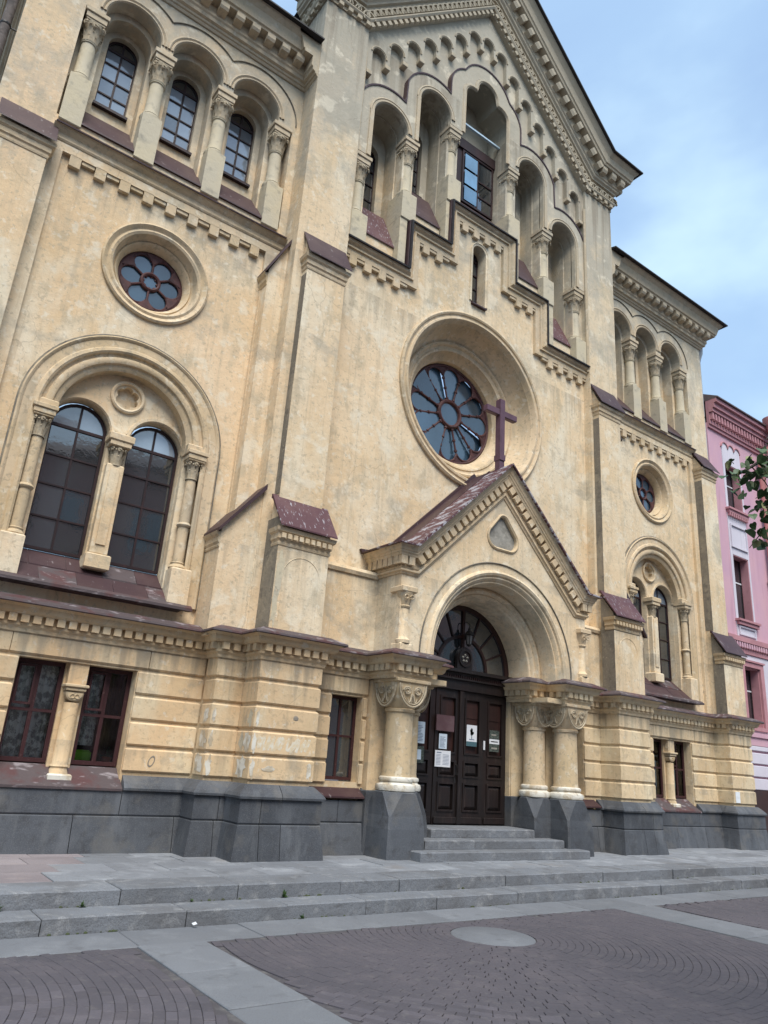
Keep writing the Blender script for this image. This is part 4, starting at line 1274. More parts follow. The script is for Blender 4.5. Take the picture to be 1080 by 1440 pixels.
def xz_sweep(g, pts, prof, yb, sgn=1):
    """profile (n, out) along a polyline in the facade plane; n = left-hand normal (up for +x travel), out = towards the street"""
    ds = [Vector((b[0] - a[0], b[1] - a[1])).normalized() for a, b in zip(pts, pts[1:])]
    ns = [Vector((-d.y, d.x)) for d in ds]
    N = []
    for i in range(len(pts)):
        if i == 0:
            m = ns[0]
        elif i == len(pts) - 1:
            m = ns[-1]
        else:
            m = (ns[i - 1] + ns[i]) / (1 + ns[i - 1].dot(ns[i]))
        N.append((m.x, 0, m.y))
    return g.sweep([(p[0], yb, p[1]) for p in pts], N, [(0, -1, 0)] * len(pts), prof)


sc_ = obj('stepped_string_course', xz_sweep(G(), STAIR, [(0.0, -0.06), (0.0, 0.18), (-0.05, 0.17), (-0.09, 0.11), (-0.12, 0.10), (-0.13, 0.13), (-0.16, 0.13), (-0.17, 0.09), (-0.30, 0.085), (-0.30, -0.06)], CYW), TRIM, church)
for i in range(0, 9, 2):
    a, b = STAIR[i], STAIR[i + 1]
    xa, xb = a[0] + (0.30 if i in (2, 4) else 0.05), b[0] - (0.30 if i in (4, 6) else 0.05)
    if i == 4:
        xa, xb = a[0] + 0.3, b[0] - 0.3
    n = 4 if abs(xb - xa) > 1.35 else (3 if abs(xb - xa) > 1.0 else 2)
    for k in range(n):
        x = xa + (xb - xa) * (k + 0.5) / n
        link('corbel_tooth', tooth_m, None, sc_, (x, CYW - 0.045, a[1] - 0.30))
    for k in range(n + 1):
        x = xa + (xb - xa) * k / n
        link('tooth_step', half_m, None, sc_, (x, CYW - 0.05, a[1] - 0.30))
xz = [(0.0, -0.06), (0.0, 0.21), (-0.012, 0.225), (0.02, 0.23), (0.035, 0.20), (0.05, -0.06)]
obj('stepped_flashing', xz_sweep(G(), STAIR, xz, CYW), BLACKM, church)
for s in (-1, 1):                            # maroon metal on the upright faces of the steps
    obj('riser_metal', G().box(2.145, 2.165, CYW - 0.19, -0.12, 11.08, 12.24), METAL, church, s)
    obj('riser_metal', G().box(1.045, 1.065, CYW - 0.19, -0.12, 12.28, 13.44), METAL, church, s)

# ---- stepped arcade of the gable
AY = -0.50
CX5 = [-2.81, -1.60, 0, 1.60, 2.81]


def trefoil(d):
    """outline of the middle arch enlarged by d, from the right foot to the left foot"""
    R = 0.42 + d
    pts = []
    cr, cz = 0.44, 16.95                     # side lobes
    c0z = 17.36
    # where the side lobe circle meets the middle lobe
    r2 = 0.37 + d
    for i in range(0, 13):
        a = math.radians(0 + 110 * i / 12)
        pts.append((cr + r2 * math.cos(a), cz + r2 * math.sin(a)))
    mid = arc(0, c0z, R, 0, 180, 20)
    side_ = [p for p in pts if math.hypot(p[0], p[1] - c0z) > R - 1e-4]
    mid = [p for p in mid if math.hypot(abs(p[0]) - cr, p[1] - cz) > r2 - 1e-4]
    return side_ + mid + [(-x, z) for x, z in reversed(side_)]


def hood_line():
    R = 0.86
    pts = [(3.64, 14.48)]
    pts += [p for p in arc(2.81, 14.50, R, 10, 180, 22) if 2.45 - 0.02 < p[0] < 3.64]
    pts += [(2.45, pts[-1][1])]
    pts += [p for p in arc(1.60, 15.76, R, 8, 180, 22) if 1.17 < p[0] < 2.45]
    tf = trefoil(0.36)
    pts += [(tf[0][0], pts[-1][1])] + tf + [(tf[-1][0], pts[-1][1])]
    left = [(-x, z) for x, z in reversed(pts[:pts.index(tf[0]) - 0])]
    # mirror the right-hand part
    k = pts.index(tf[0])
    return pts[:k] + tf + [(-x, z) for x, z in reversed(pts[:k])]


HOOD = hood_line()
hole5 = []
BOT = {-2.81: 10.9, 2.81: 10.9, -1.60: 12.1, 1.60: 12.1, 0: 13.3}
# the wall above: field of the gable
GZ0, GSL = 20.10, 0.975
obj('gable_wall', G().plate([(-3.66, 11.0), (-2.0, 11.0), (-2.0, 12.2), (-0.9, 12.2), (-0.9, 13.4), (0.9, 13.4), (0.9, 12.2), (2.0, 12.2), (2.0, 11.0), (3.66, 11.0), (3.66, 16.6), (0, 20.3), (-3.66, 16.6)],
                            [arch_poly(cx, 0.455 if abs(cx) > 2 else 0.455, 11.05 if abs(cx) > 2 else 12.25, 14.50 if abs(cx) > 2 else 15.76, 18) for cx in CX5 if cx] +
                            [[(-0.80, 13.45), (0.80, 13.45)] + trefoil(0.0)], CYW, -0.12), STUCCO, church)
# arcade plate carrying the arches
zc = {3.40: 13.26, 2.20: 14.45, 0.97: 15.63}
low = []
hl = list(HOOD)                               # from right foot to left foot
inner = [(-3.64, 13.27), (-3.265, 13.27)] + [(p[0], p[1]) for p in arc(-2.81, 14.50, 0.455, 180, 0, 18)] + [(-2.355, 14.46), (-2.055, 14.46)] + arc(-1.60, 15.76, 0.455, 180, 0, 18) + [(-1.145, 15.64), (-0.80, 15.64)]
tf0 = trefoil(0.0)
inner_full = inner + list(reversed(tf0)) + [(-x, z) for x, z in reversed(inner)]
obj('gable_arcade', G().plate(inner_full + hl, [], AY, CYW + 0.02), STUCCO, church)
# dark metal drip over the hood line and arch edge mouldings
g = G()
xz_sweep(g, HOOD, [(0.0, -0.01), (0.0, 0.14), (-0.035, 0.145), (-0.035, -0.01)], CYW)
obj('hood_flashing', g, METAL, church)
g = G()
for cx in CX5:
    pr = [(0.575, AY), (0.57, AY - 0.025), (0.545, AY - 0.035), (0.525, AY - 0.015), (0.515, AY - 0.03), (0.475, AY - 0.03), (0.457, AY + 0.005)]
    if cx:
        g.ring(cx, 14.50 if abs(cx) > 2 else 15.76, pr, 24, 0, 180)
        sg = 1 if cx > 0 else -1               # the longer leg on the outer side
        za, zb = (13.27, 14.50) if abs(cx) > 2 else (14.46, 15.76)
        g.box(min(cx + sg * 0.47, cx + sg * 0.565), max(cx + sg * 0.47, cx + sg * 0.565), AY - 0.03, AY + 0.01, za, zb)
xz_sweep(g, [(0.81, 15.64)] + tf0 + [(-0.81, 15.64)], [(0.0, -0.01), (0.02, 0.03), (0.07, 0.035), (0.085, 0.015), (0.10, 0.03), (0.12, -0.01)], AY + 0.0)
obj('arch_mouldings', g, TRIM, church, smooth=True)
# niches behind, windows
nb = G()
for cx in CX5:
    if cx:
        zs_, hw_ = (14.50 if abs(cx) > 2 else 15.76), 0.43
        zb_ = 12.05 if abs(cx) > 2 else 13.25
        nb.plate(arch_poly(cx, 0.50, BOT[cx] - 0.3, zs_, 18), [arch_poly(cx, 0.43, BOT[cx] - 0.25, zs_, 18)], -0.12, 0.34, outer_sides=False)
        nb.plate(arch_poly(cx, 0.46, BOT[cx] - 0.3, zs_, 18), [arch_poly(cx, 0.245, zb_ + 0.6, zb_ + 2.2, 14)], 0.28, 0.46, outer_sides=False)
obj('gable_niches', nb, STUCCO, church)
for cx in CX5:
    if cx:
        z0 = 12.65 if abs(cx) > 2 else 13.85
        window(None, cx, 0.40, 0.255, z0, z0 + 1.62, True, 2, [z0 + 0.45, z0 + 0.87, z0 + 1.27], FRAMED, GLASSD, fwid=0.035, bar=0.024)
        obj('window_sill', G().box(cx - 0.27, cx + 0.27, 0.2, 0.40, z0 - 0.05, z0 - 0.002), FRAMED, church)
        zf = 11.20 if abs(cx) > 2 else 12.36
        obj('sill_roof', G().prism([(-0.36, zf + 0.31), (-0.36, zf + 0.335), (0.13, zf + 1.38), (0.13, zf + 1.30)], 'x', cx - 0.42, cx + 0.42), METAL if abs(cx) < 2 else CAPSHEET, church)
        obj('sill_wall', G().prism([(-0.33, zf - 0.12), (-0.33, zf + 0.33), (0.12, zf + 1.28), (0.3, zf + 1.28), (0.3, zf - 0.12)], 'x', cx - 0.415, cx + 0.415), STUCCO, church)
for x, z in ((3.40, 11.77), (2.20, 12.96), (0.97, 14.14)):
    for s in (-1, 1):
        column(s * x, -0.31, z)
        obj('pedestal', G().cbox(x - 0.19, x + 0.19, -0.53, 0.0, z - 0.72, z - 0.015, 0.015).box(x - 0.15, x + 0.15, -0.14, 0.30, z - 0.9, z + 1.2).box(x + 0.0, x + 0.188, -0.50, 0.2, z - 1.95 if x < 3 else z - 0.8, z - 0.7), CEMENT, church, s)
# middle niche: boarding and casement standing open
obj('middle_niche', G().box(-0.86, -0.80, -0.12, 0.34, 13.2, 17.0).box(0.80, 0.86, -0.12, 0.34, 13.2, 17.0).box(-0.9, 0.9, 0.32, 0.36, 13.2, 17.9)
    .sweep([(x, -0.12, z) for x, z in tf0], [(0, 1, 0)] * len(tf0), [(0, 0, 1)] * len(tf0), [(0, 0), (0.46, 0), (0.46, 0.03), (0, 0.03)]), STUCCO, church)
cw = window(None, 0.24, 0.02, 0.52, 14.28, 15.85, False, 2, [14.72, 15.18], FRAMED, GLASSD, fwid=0.05, bar=0.035, name='casement_window')
for i in range(3):
    z0 = 14.36 + 0.49 * i
    obj('pane', G().plate([(-0.20, z0), (0.21, z0), (0.21, z0 + 0.42), (-0.20, z0 + 0.42)], [], 0.012, 0.018), GLASSK, cw)
obj('window_frame', G().box(-0.80, 0.80, 0.0, 0.12, 15.86, 16.15).box(-0.80, -0.28, 0.05, 0.12, 14.1, 15.86), FRAMED, church)
obj('sill_board', G().prism([(-0.45, 13.44), (-0.45, 13.50), (0.03, 14.22), (0.1, 14.22), (0.1, 13.44)], 'x', -0.80, 0.80), METAL, church)
obj('niche_beam', G().box(-0.80, 0.80, -0.16, -0.10, 16.42, 16.47), BEAM, church)

# ---- corbel table under the rake
tips = [(-3.52 + 0.468 * k) for k in range(8)]
pts = []
tz = lambda x: 18.98 - 1.0 * abs(x)
xs = [0.235 + 0.468 * k for k in range(8)]
low = [(3.66, 15.40)]
poly_r = []
for k in range(7, 0, -1):
    xa, xb = xs[k], xs[k - 1]               # arch between two tips, springing from the higher tip
    za, zb = tz(xa), tz(xb)
    c, r_ = (xa + xb) / 2, 0.175
    zsp = zb + 0.16
    poly_r += [(xa - 0.059, za)] + arc(c, zsp, r_, 0, 180, 10) + [(xb + 0.059, zb)]
    poly_r += [(xb - 0.059, zb)] if k > 1 else [(xb - 0.059, zb)]
mid_arch = arc(0, tz(xs[0]) + 0.30, 0.175, 0, 180, 10)
right = [(3.66, tz(xs[7])), (xs[7] - 0.059, tz(xs[7]))] + poly_r[1:]
full = right + mid_arch + [(-x, z) for x, z in reversed(right)]
ct = obj('corbel_table', G().plate(full + [(-3.66, 16.55), (0, 20.25), (3.66, 16.55)], [], -0.50, CYW - 0.001), STUCCO, church)
BEAD = [(0.225, -0.50), (0.22, -0.52), (0.20, -0.525), (0.19, -0.51), (0.176, -0.51), (0.175, -0.495)]
bead_m = G().ring(0, 0, BEAD, 14, 0, 180).mesh('arch_bead', smooth=True)
bead_m.materials.append(TRIM)
for sgn in (-1, 1):
    for k in range(7, 0, -1):
        link('arch_bead', bead_m, None, ct, (sgn * (xs[k] + xs[k - 1]) / 2, 0, tz(xs[k - 1]) + 0.16))
link('arch_bead', bead_m, None, ct, (0, 0, tz(xs[0]) + 0.30))
tip_m = G().cbox(-0.072, 0.072, -0.145, 0.01, -0.085, 0.03, 0.012).mesh('corbel_tip')
tip_m.materials.append(TRIM)
for k in range(8):
    for sgn in (-1, 1):
        link('corbel_tip', tip_m, None, ct, (sgn * xs[k], CYW, tz(xs[k])))

# ---- raking cornice with level returns
RK = [(-4.72, 0.5), (-4.72, -0.58), (-3.64, -0.58), (0, -0.58), (3.64, -0.58), (4.72, -0.58), (4.72, 0.5)]
ZR = [16.50, 16.50, 16.50, 20.05, 16.50, 16.50, 16.50]
ang = math.atan2(20.05 - 16.50, 3.64)
nk = math.tan(ang / 2)
RN = [(0, 0, 1), (0, 0, 1), (-nk, 0, 1), (0, 0, 1 / math.cos(ang)), (nk, 0, 1), (0, 0, 1), (0, 0, 1)]
RO = [(-1, 0, 0), (-1, -1, 0), (0, -1, 0), (0, -1, 0), (0, -1, 0), (1, -1, 0), (1, 0, 0)]
GP = [(0.0, -0.1), (0.0, 0.03), (0.10, 0.03), (0.10, 0.09), (0.14, 0.12), (0.17, 0.12), (0.18, 0.05), (0.45, 0.05), (0.46, 0.12), (0.50, 0.13), (0.53, 0.18), (0.58, 0.19), (0.60, 0.22), (0.85, 0.22), (0.85, 0.42), (0.89, 0.44), (0.92, 0.42), (0.94, 0.46), (1.10, 0.50), (1.18, 0.58), (1.22, 0.60), (1.22, -0.1)]
gc = obj('gable_cornice', G().sweep([(x, y, z) for (x, y), z in zip(RK, ZR)], RN, RO, GP), TRIM, church)
obj('gable_roof', G().sweep([(x, y, z) for (x, y), z in zip(RK, ZR)], RN, RO, [(1.222, -0.4), (1.222, 0.60), (1.21, 0.68), (1.25, 0.68), (1.28, 0.6), (1.36, -0.4)])
    .prism([(-4.7, 17.8), (4.7, 17.8), (0, 22.2)], 'y', -0.35, 14), BLACKM, church)
gd_m = G().box(-0.055, 0.055, -0.07, 0.02, -0.01, 0.085).mesh('gable_dentil')
gd_m.materials.append(TRIM)
gm_m = G().prism([(0.02, 0.0), (-0.19, 0.0), (-0.19, -0.12), (-0.15, -0.20), (0.02, -0.22)], 'x', -0.09, 0.09).mesh('gable_modillion')
gm_m.materials.append(TRIM)
g = G()
for q in (-1, 1):
    g.ring(q * 0.08, 0.0, [(0.17, 0.0), (0.167, -0.06), (0.14, -0.065), (0.132, 0.0)], 14, 0, 180)
fr_m = g.mesh('frieze_arc')
fr_m.materials.append(CAPM)
rake_len = math.hypot(3.64, 3.55)
for sgn in (-1, 1):
    for nm, mesh, n0, out, pitch in (('gable_dentil', gd_m, 0.0, 0.03, 0.20), ('gable_modillion', gm_m, 0.85, 0.20, 0.38), ('frieze_arc', fr_m, 0.20, 0.05, 0.20)):
        # raking part
        st, en = (nk * n0 + 0.06), rake_len + n0 * math.tan(ang) - 0.10
        n = int((en - st) / pitch)
        for i in range(n + 1):
            t = st + (en - st) * i / n
            bx, bz = 3.64 - t * math.cos(ang) + n0 * math.sin(ang), 16.50 + t * math.sin(ang) + n0 * math.cos(ang)
            o = link(nm, mesh, None, gc, (sgn * bx, -0.58 - out, bz))
            o.rotation_euler = (0, ang * sgn, 0)
        n = int((1.08 + out * 1.0 - nk * n0 - 0.12) / pitch)
        for i in range(n + 1):
            x = 3.64 + nk * n0 + 0.08 + (1.08 + out - nk * n0 - 0.16) * i / max(1, n)
            link(nm, mesh, None, gc, (sgn * x, -0.58 - out, 16.50 + n0))
        for i in range(int(1.0 / pitch)):
            y = -0.58 - out + 0.12 + pitch * i
            link(nm, mesh, None, gc, (sgn * (4.72 + out), y, 16.50 + n0), sgn * PI / 2)

# ------------------------------------------------------------------ porch
PY = -1.28
tym = []
for q in range(3):
    a = 90 + 120 * q
    tym += arc(0.20 * math.cos(math.radians(a)), 5.64 + 0.22 * math.sin(math.radians(a)), 0.20 if q else 0.12, a - 60, a + 60, 6)
obj('porch_front', G().plate([(-2.36, 3.02), (-1.75, 3.02)] + arc(0, 3.12, 1.75, 180, 0, 40) + [(1.75, 3.02), (2.36, 3.02), (2.36, 4.5), (0, 6.62), (-2.36, 4.5)], [tym], PY, -0.9)
    .box(-2.352, -1.76, -1.2, -0.3, 3.0, 4.45).box(1.76, 2.352, -1.2, -0.3, 3.0, 4.45), STUCCO, church)
md = obj('gable_medallion', G().plate(tym, [], PY + 0.05, PY + 0.06), STONEG, church)
xz = tym + [tym[0]]
obj('medallion_rim', xz_sweep(G(), xz, [(-0.05, -0.01), (-0.045, 0.02), (-0.02, 0.035), (0.01, 0.01), (0.01, -0.06)], PY), TRIM, md, smooth=True)
obj('hood_mould', G().ring(0, 3.12, [(1.915, PY), (1.915, PY - 0.02), (1.90, PY - 0.025), (1.89, PY)], 56, 0, 180, 3.04), SOOT, church, smooth=True)
obj('porch_arch', G().ring(0, 3.12, [(1.76, PY), (1.75, PY - 0.03), (1.71, PY - 0.05), (1.67, PY - 0.03), (1.655, PY + 0.01), (1.62, PY), (1.585, PY + 0.03), (1.57, PY + 0.07), (1.54, PY + 0.06), (1.52, PY + 0.10), (1.50, -0.86)], 56, 0, 180, 3.04)
    .ring(0, 3.12, [(1.50, -0.86), (1.47, -0.90), (1.43, -0.91), (1.40, -0.88), (1.385, -0.84), (1.36, -0.85), (1.325, -0.83), (1.31, -0.79), (1.27, -0.78), (1.25, -0.74), (1.24, -0.2)], 56, 0, 180, 3.04), STUCCO, church, smooth=True)
# gable cornice of the porch
za, apex = 4.38, 6.45
PK = [(-2.36, -0.3), (-2.36, PY), (-2.02, PY), (0, PY), (2.02, PY), (2.36, PY), (2.36, -0.3)]
PZ = [za, za, za, apex - 0.10, za, za, za]
a2 = math.atan2(apex - 0.10 - za, 2.02)
k2 = math.tan(a2 / 2)
PN = [(0, 0, 1), (0, 0, 1), (-k2, 0, 1), (0, 0, 1 / math.cos(a2)), (k2, 0, 1), (0, 0, 1), (0, 0, 1)]
PP = [(0.0, -0.05), (0.0, 0.02), (0.03, 0.03), (0.045, 0.06), (0.075, 0.06), (0.085, 0.04), (0.11, 0.06), (0.115, 0.03), (0.29, 0.03), (0.29, 0.12), (0.32, 0.13), (0.34, 0.15), (0.36, 0.15), (0.38, 0.17), (0.44, 0.19), (0.46, 0.21), (0.46, -0.05)]
pc = obj('porch_cornice', G().sweep([(x, y, z) for (x, y), z in zip(PK, PZ)], PN, RO, PP), TRIM, church)
pd_m = G().box(-0.062, 0.062, -0.085, 0.02, -0.145, 0).mesh('porch_dentil')
pd_m.materials.append(TRIM)
rl = math.hypot(2.02, apex - 0.10 - za)
for sgn in (-1, 1):
    n0 = 0.29
    st, en = k2 * n0 + 0.08, rl + n0 * math.tan(a2) - 0.07
    n = int((en - st) / 0.178)
    for i in range(n + 1):
        t = st + (en - st) * i / n
        o = link('porch_dentil', pd_m, None, pc, (sgn * (2.02 - t * math.cos(a2) + n0 * math.sin(a2)), PY - 0.03, za + t * math.sin(a2) + n0 * math.cos(a2)))
        o.rotation_euler = (0, a2 * sgn, 0)
    for x in (2.24, 2.40):
        link('porch_dentil', pd_m, None, pc, (sgn * x, PY - 0.03, za + n0))
    for i in range(6):
        link('porch_dentil', pd_m, None, pc, (sgn * 2.39, PY + 0.05 + 0.15 * i, za + n0), sgn * PI / 2)
# metal roof of the porch: two slopes with a flared foot, standing seam near the front
for s in (-1, 1):
    sl_ = (apex - 0.10 - za) / 2.02
    zf = lambda x: apex - 0.10 + 0.46 / math.cos(a2) - sl_ * x
    ex = 2.02 + k2 * 0.46
    th = 0.025
    prof = [(0.0, zf(0)), (ex, zf(ex)), (2.62, za + 0.45), (2.62, za + 0.475), (ex + 0.03, zf(ex) + 0.03), (0.0, zf(0) + 0.035)]
    rf = obj('porch_roof', G().prism(prof, 'y', PY - 0.26, -0.86), FLAKY, church, s)
    obj('roof_back_sheet', G().prism([(x, z - 0.002 + (0.0)) for x, z in prof], 'y', -0.857, -0.34), METAL, rf, s)
    obj('roof_seam', G().prism([(0.0, zf(0) + 0.03), (ex, zf(ex) + 0.028), (ex, zf(ex) + 0.055), (0.0, zf(0) + 0.06)], 'y', -0.875, -0.85), METAL, rf, s)
    obj('roof_upstand', G().prism([(0.0, zf(0)), (ex, zf(ex)), (2.62, za + 0.46), (2.66, za + 0.52), (ex, zf(ex) + 0.10), (0.0, zf(0) + 0.12)], 'y', CYW - 0.06, CYW - 0.005), METAL, rf, s)
# cross on the ridge
obj('cross', G().cbox(-0.065, 0.065, -1.22, -1.09, 6.85, 8.54, 0.012).cbox(-0.42, -0.066, -1.21, -1.10, 8.16, 8.30, 0.012).cbox(0.066, 0.42, -1.21, -1.10, 8.16, 8.30, 0.012)
    .box(-0.075, 0.075, -1.24, -1.07, 7.18, 7.30), CROSSM, church)
# little corner colonnettes above the entablature
for s in (-1, 1):
    g = G().cbox(2.13, 2.37, -1.36, -1.1, 3.02, 3.22, 0.02).lathe(2.25, -1.26, [(0.12, 3.22), (0.125, 3.27), (0.09, 3.31), (0.078, 3.33), (0.075, 3.80)], 14)
    cn = obj('corner_colonnette', g, STUCCO, church, s, True)
    g = G()
    g.lathe(2.25, -1.26, [(0.085, 3.80), (0.10, 3.83), (0.085, 3.85), (0.11, 3.95), (0.15, 4.06)], 14).cbox(2.09, 2.41, -1.40, -1.05, 4.06, 4.16, 0.015)
    for q in (-1, 1):
        g.tube([(2.25 + q * 0.055 + 0.035 * math.cos(a), -1.385, 3.98 + 0.035 * math.sin(a)) for a in [k * 0.7 for k in range(9)]], 0.010, 5)
    obj('capital', g, TRIM, cn, s, True)
# entablature already runs in the base cornice; jambs, columns and pedestals
for s in (-1, 1):
    obj('porch_jamb', G().box(1.25, 2.38, -0.34, 0.1, 0.0, 2.715).box(1.82, 2.38, -0.72, -0.33, 0.0, 2.714).box(1.26, 2.38, -1.26, -0.3, 2.64, 2.73).box(1.22, 1.26, -0.34, 0.0, 0.0, 2.73), OCHRE, church, s)
    obj('jamb_plinth', G().cbox(1.21, 2.41, -0.40, 0.0, 0.0, 0.93, 0.015).cbox(1.78, 2.44, -0.80, -0.3, 0.0, 0.932, 0.015), GRANITE, church, s)
    for (cx, cy, r_, hw_, pf) in ((2.03, -1.02, 0.23, 0.315, 0.40), (1.58, -0.64, 0.21, 0.28, 0.30)):
        pcx = cx
        c = obj('porch_column', G().lathe(cx, cy, [(r_ * 1.04, 1.16), (r_, 1.22), (r_ * 0.95, 2.14), (r_ * 1.06, 2.15), (r_ * 1.08, 2.19), (r_ * 0.95, 2.21)], 28), TRIM, church, s, True)
        obj('column_base', G().lathe(cx, cy, [(r_ * 1.18, 0.94), (r_ * 1.36, 0.955), (r_ * 1.42, 1.0), (r_ * 1.36, 1.045), (r_ * 1.18, 1.06), (r_ * 1.10, 1.085), (r_ * 1.20, 1.10), (r_ * 1.23, 1.125), (r_ * 1.18, 1.15), (r_ * 1.02, 1.165)], 28), WHITEWASH, c, s, True)
        # cushion capital: square block rounded into the shaft, a shield with scrolls on each face
        g = G()
        lev = []
        for i in range(9):
            t = i / 8
            h_ = 2.20 + 0.40 * t
            hw2 = r_ + (hw_ - r_) * math.sin(t * PI / 2) ** 0.8
            cr_ = r_ * (1 - t) ** 0.75 * 0.98 + 0.012
            cr_ = min(cr_, hw2)
            ring_ = []
            for qx, qy, a_ in ((1, 1, 0), (-1, 1, 90), (-1, -1, 180), (1, -1, 270)):
                for j in range(5):
                    aa = math.radians(a_ + 90 * j / 4)
                    ring_.append((cx + qx * (hw2 - cr_) + cr_ * math.cos(aa), cy + qy * (hw2 - cr_) + cr_ * math.sin(aa), h_))
            lev.append(ring_)
        n = len(lev[0])
        g.add([p for R_ in lev for p in R_], [(i * n + j, i * n + (j + 1) % n, (i + 1) * n + (j + 1) % n, (i + 1) * n + j) for i in range(8) for j in range(n)])
        g.cbox(cx - hw_ - 0.03, cx + hw_ + 0.03, cy - hw_ - 0.03, cy + hw_ + 0.03, 2.60, 2.66, 0.012)
        obj('cushion_capital', g, TRIM, c, s, True)
        g = G()
        for face in range(3):
            def F(u, v, d, face=face):       # u across, v up, d proud
                if face == 0:
                    return (cx + u, cy - hw_ - d, v)
                if face == 1:
                    return (cx - hw_ - d, cy - u, v)
                return (cx + hw_ + d, cy + u, v)
            R_ = hw_ * 0.86
            z0 = 2.585
            ay = 0.36 / R_
            rim = [F(R_ * math.cos(a), z0 + R_ * ay * math.sin(a), 0.0) for a in [PI + PI * k / 16 for k in range(17)]]
            g.tube(rim, 0.016, 6)
            rim = [F(R_ * 0.86 * math.cos(a), z0 - 0.01 + R_ * 0.86 * ay * math.sin(a), -0.002) for a in [PI + PI * k / 16 for k in range(17)]]
            g.tube(rim, 0.009, 5)
            for q in (-1, 1):
                sp = []
                for k in range(20):
                    a = k / 19 * 3.6 * PI
                    rr = R_ * 0.30 * (1 - 0.7 * k / 19)
                    sp.append(F(q * (R_ * 0.40 + rr * math.cos(a)), z0 - 0.11 + rr * 0.85 * math.sin(a), -0.002))
                g.tube(sp, 0.014, 5)
                lf = [F(q * R_ * (0.05 + 0.30 * t), z0 - 0.16 - 0.13 * math.sin(t * 2.6), -0.004) for t in [k / 6 for k in range(7)]]
                g.tube(lf, 0.017, 5, 0.006)
            g.tube([F(0, z0 - 0.03, -0.002), F(0, z0 - 0.30, -0.03)], 0.016, 5, 0.008)
        obj('capital_carving', g, CAPM, c, s, True)
        # granite pedestal, square with chamfered upper corners and a spreading foot
        b0, b1 = hw_ * 1.06, hw_ * 1.14
        g = G()
        vs = []
        for z, h_, ch in ((0.0, b1, 0.02), (0.42, b1 * 0.98, 0.02), (0.60, b0, 0.03), (0.80, b0, 0.14), (0.93, b0, 0.22), (0.945, b0 * 0.96, 0.22)):
            for qx, qy in ((-1, -1), (1, -1), (1, 1), (-1, 1)):
                p = [(qx * h_, qy * (h_ - ch)), (qx * (h_ - ch), qy * h_)]
                if qx * qy < 0:
                    p.reverse()
                for px, py in p:
                    vs.append((cx + px, cy + py, z))
        n = 8
        g.add(vs, [(i * n + j, i * n + (j + 1) % n, (i + 1) * n + (j + 1) % n, (i + 1) * n + j) for i in range(5) for j in range(n)] + [tuple(range(40, 48))])
        obj('column_pedestal', g, GRANITE, c, s)
# steps
for k, (hw_, yf, z0, z1) in enumerate(((1.95, -1.62, 0.0, 0.133), (1.62, -1.32, 0.134, 0.266), (1.22, -0.98, 0.267, 0.40))):
    xs_ = [-hw_, -0.55, hw_] if k == 1 else [-hw_, hw_]
    for a, b in zip(xs_, xs_[1:]):
        obj('step', G().cbox(a + 0.002, b - 0.002, yf, -0.3 if k == 2 else yf + 0.7, z0 - 0.01, z1, 0.014), KERB, church)
obj('porch_floor', G().box(-1.215, 1.215, -0.9, 0.4, 0.0, 0.395), GRANITE, church)
# ---- doors
DY = -0.25
door = obj('door', G().box(-1.24, 1.24, DY + 0.06, DY + 0.12, 0.395, 3.1), WOOD, church)
for k in range(4):
    x0 = -1.215 + 0.608 * k
    x1 = x0 + 0.60
    yo = 0.0 if k in (1, 2) else 0.012
    lf = obj('door_leaf', G().plate([(x0, 0.41), (x1, 0.41), (x1, 2.74), (x0, 2.74)],
                                    [[(x0 + 0.12, 1.62), (x1 - 0.12, 1.62), (x1 - 0.12, 2.60), (x0 + 0.12, 2.60)],
                                     [(x0 + 0.12, 1.22), (x1 - 0.12, 1.22), (x1 - 0.12, 1.47), (x0 + 0.12, 1.47)],
                                     [(x0 + 0.12, 0.64), (x1 - 0.12, 0.64), (x1 - 0.12, 1.09), (x0 + 0.12, 1.09)]], DY + yo, DY + 0.055), WOOD, door)
    for z0, z1, raised in ((1.62, 2.60, False), (1.22, 1.47, True), (0.64, 1.09, True)):
        a, b = x0 + 0.12, x1 - 0.12
        g = G().plate([(a - 0.02, z0 - 0.02), (b + 0.02, z0 - 0.02), (b + 0.02, z1 + 0.02), (a - 0.02, z1 + 0.02)], [[(a + 0.012, z0 + 0.012), (b - 0.012, z0 + 0.012), (b - 0.012, z1 - 0.012), (a + 0.012, z1 - 0.012)]], DY - 0.018 + yo, DY + 0.02)
        obj('panel_moulding', g, WOOD, lf)
        g = G()
        if raised:
            i = 0.07
            vs = [(a, DY + 0.045, z0), (b, DY + 0.045, z0), (b, DY + 0.045, z1), (a, DY + 0.045, z1), (a + i, DY + 0.005, z0 + i), (b - i, DY + 0.005, z0 + i), (b - i, DY + 0.005, z1 - i), (a + i, DY + 0.005, z1 - i)]
            g.add(vs, [(4, 5, 6, 7), (0, 1, 5, 4), (1, 2, 6, 5), (2, 3, 7, 6), (3, 0, 4, 7)])
        else:
            g.box(a, b, DY + 0.04, DY + 0.05, z0, z1)
            g.box(a + 0.04, b - 0.04, DY + 0.028, DY + 0.04, z1 - 0.34, z1 - 0.05)
        obj('door_panel', g, WOOD if raised else WOODR, lf)
    obj('kick_board', G().cbox(x0 + 0.03, x1 - 0.03, DY - 0.03 + yo, DY + 0.01, 0.42, 0.53, 0.01), WOOD, lf)
obj('centre_stile', G().cbox(-0.05, 0.05, DY - 0.04, DY + 0.01, 0.41, 2.74, 0.012), WOOD, door)
obj('door_handle', G().tube([(-0.10, DY - 0.01, 1.42), (-0.10, DY - 0.07, 1.40), (-0.10, DY - 0.07, 1.24), (-0.10, DY - 0.01, 1.22)], 0.012, 6).box(-0.125, -0.075, DY - 0.012, DY - 0.002, 1.1, 1.5), IRON, door)
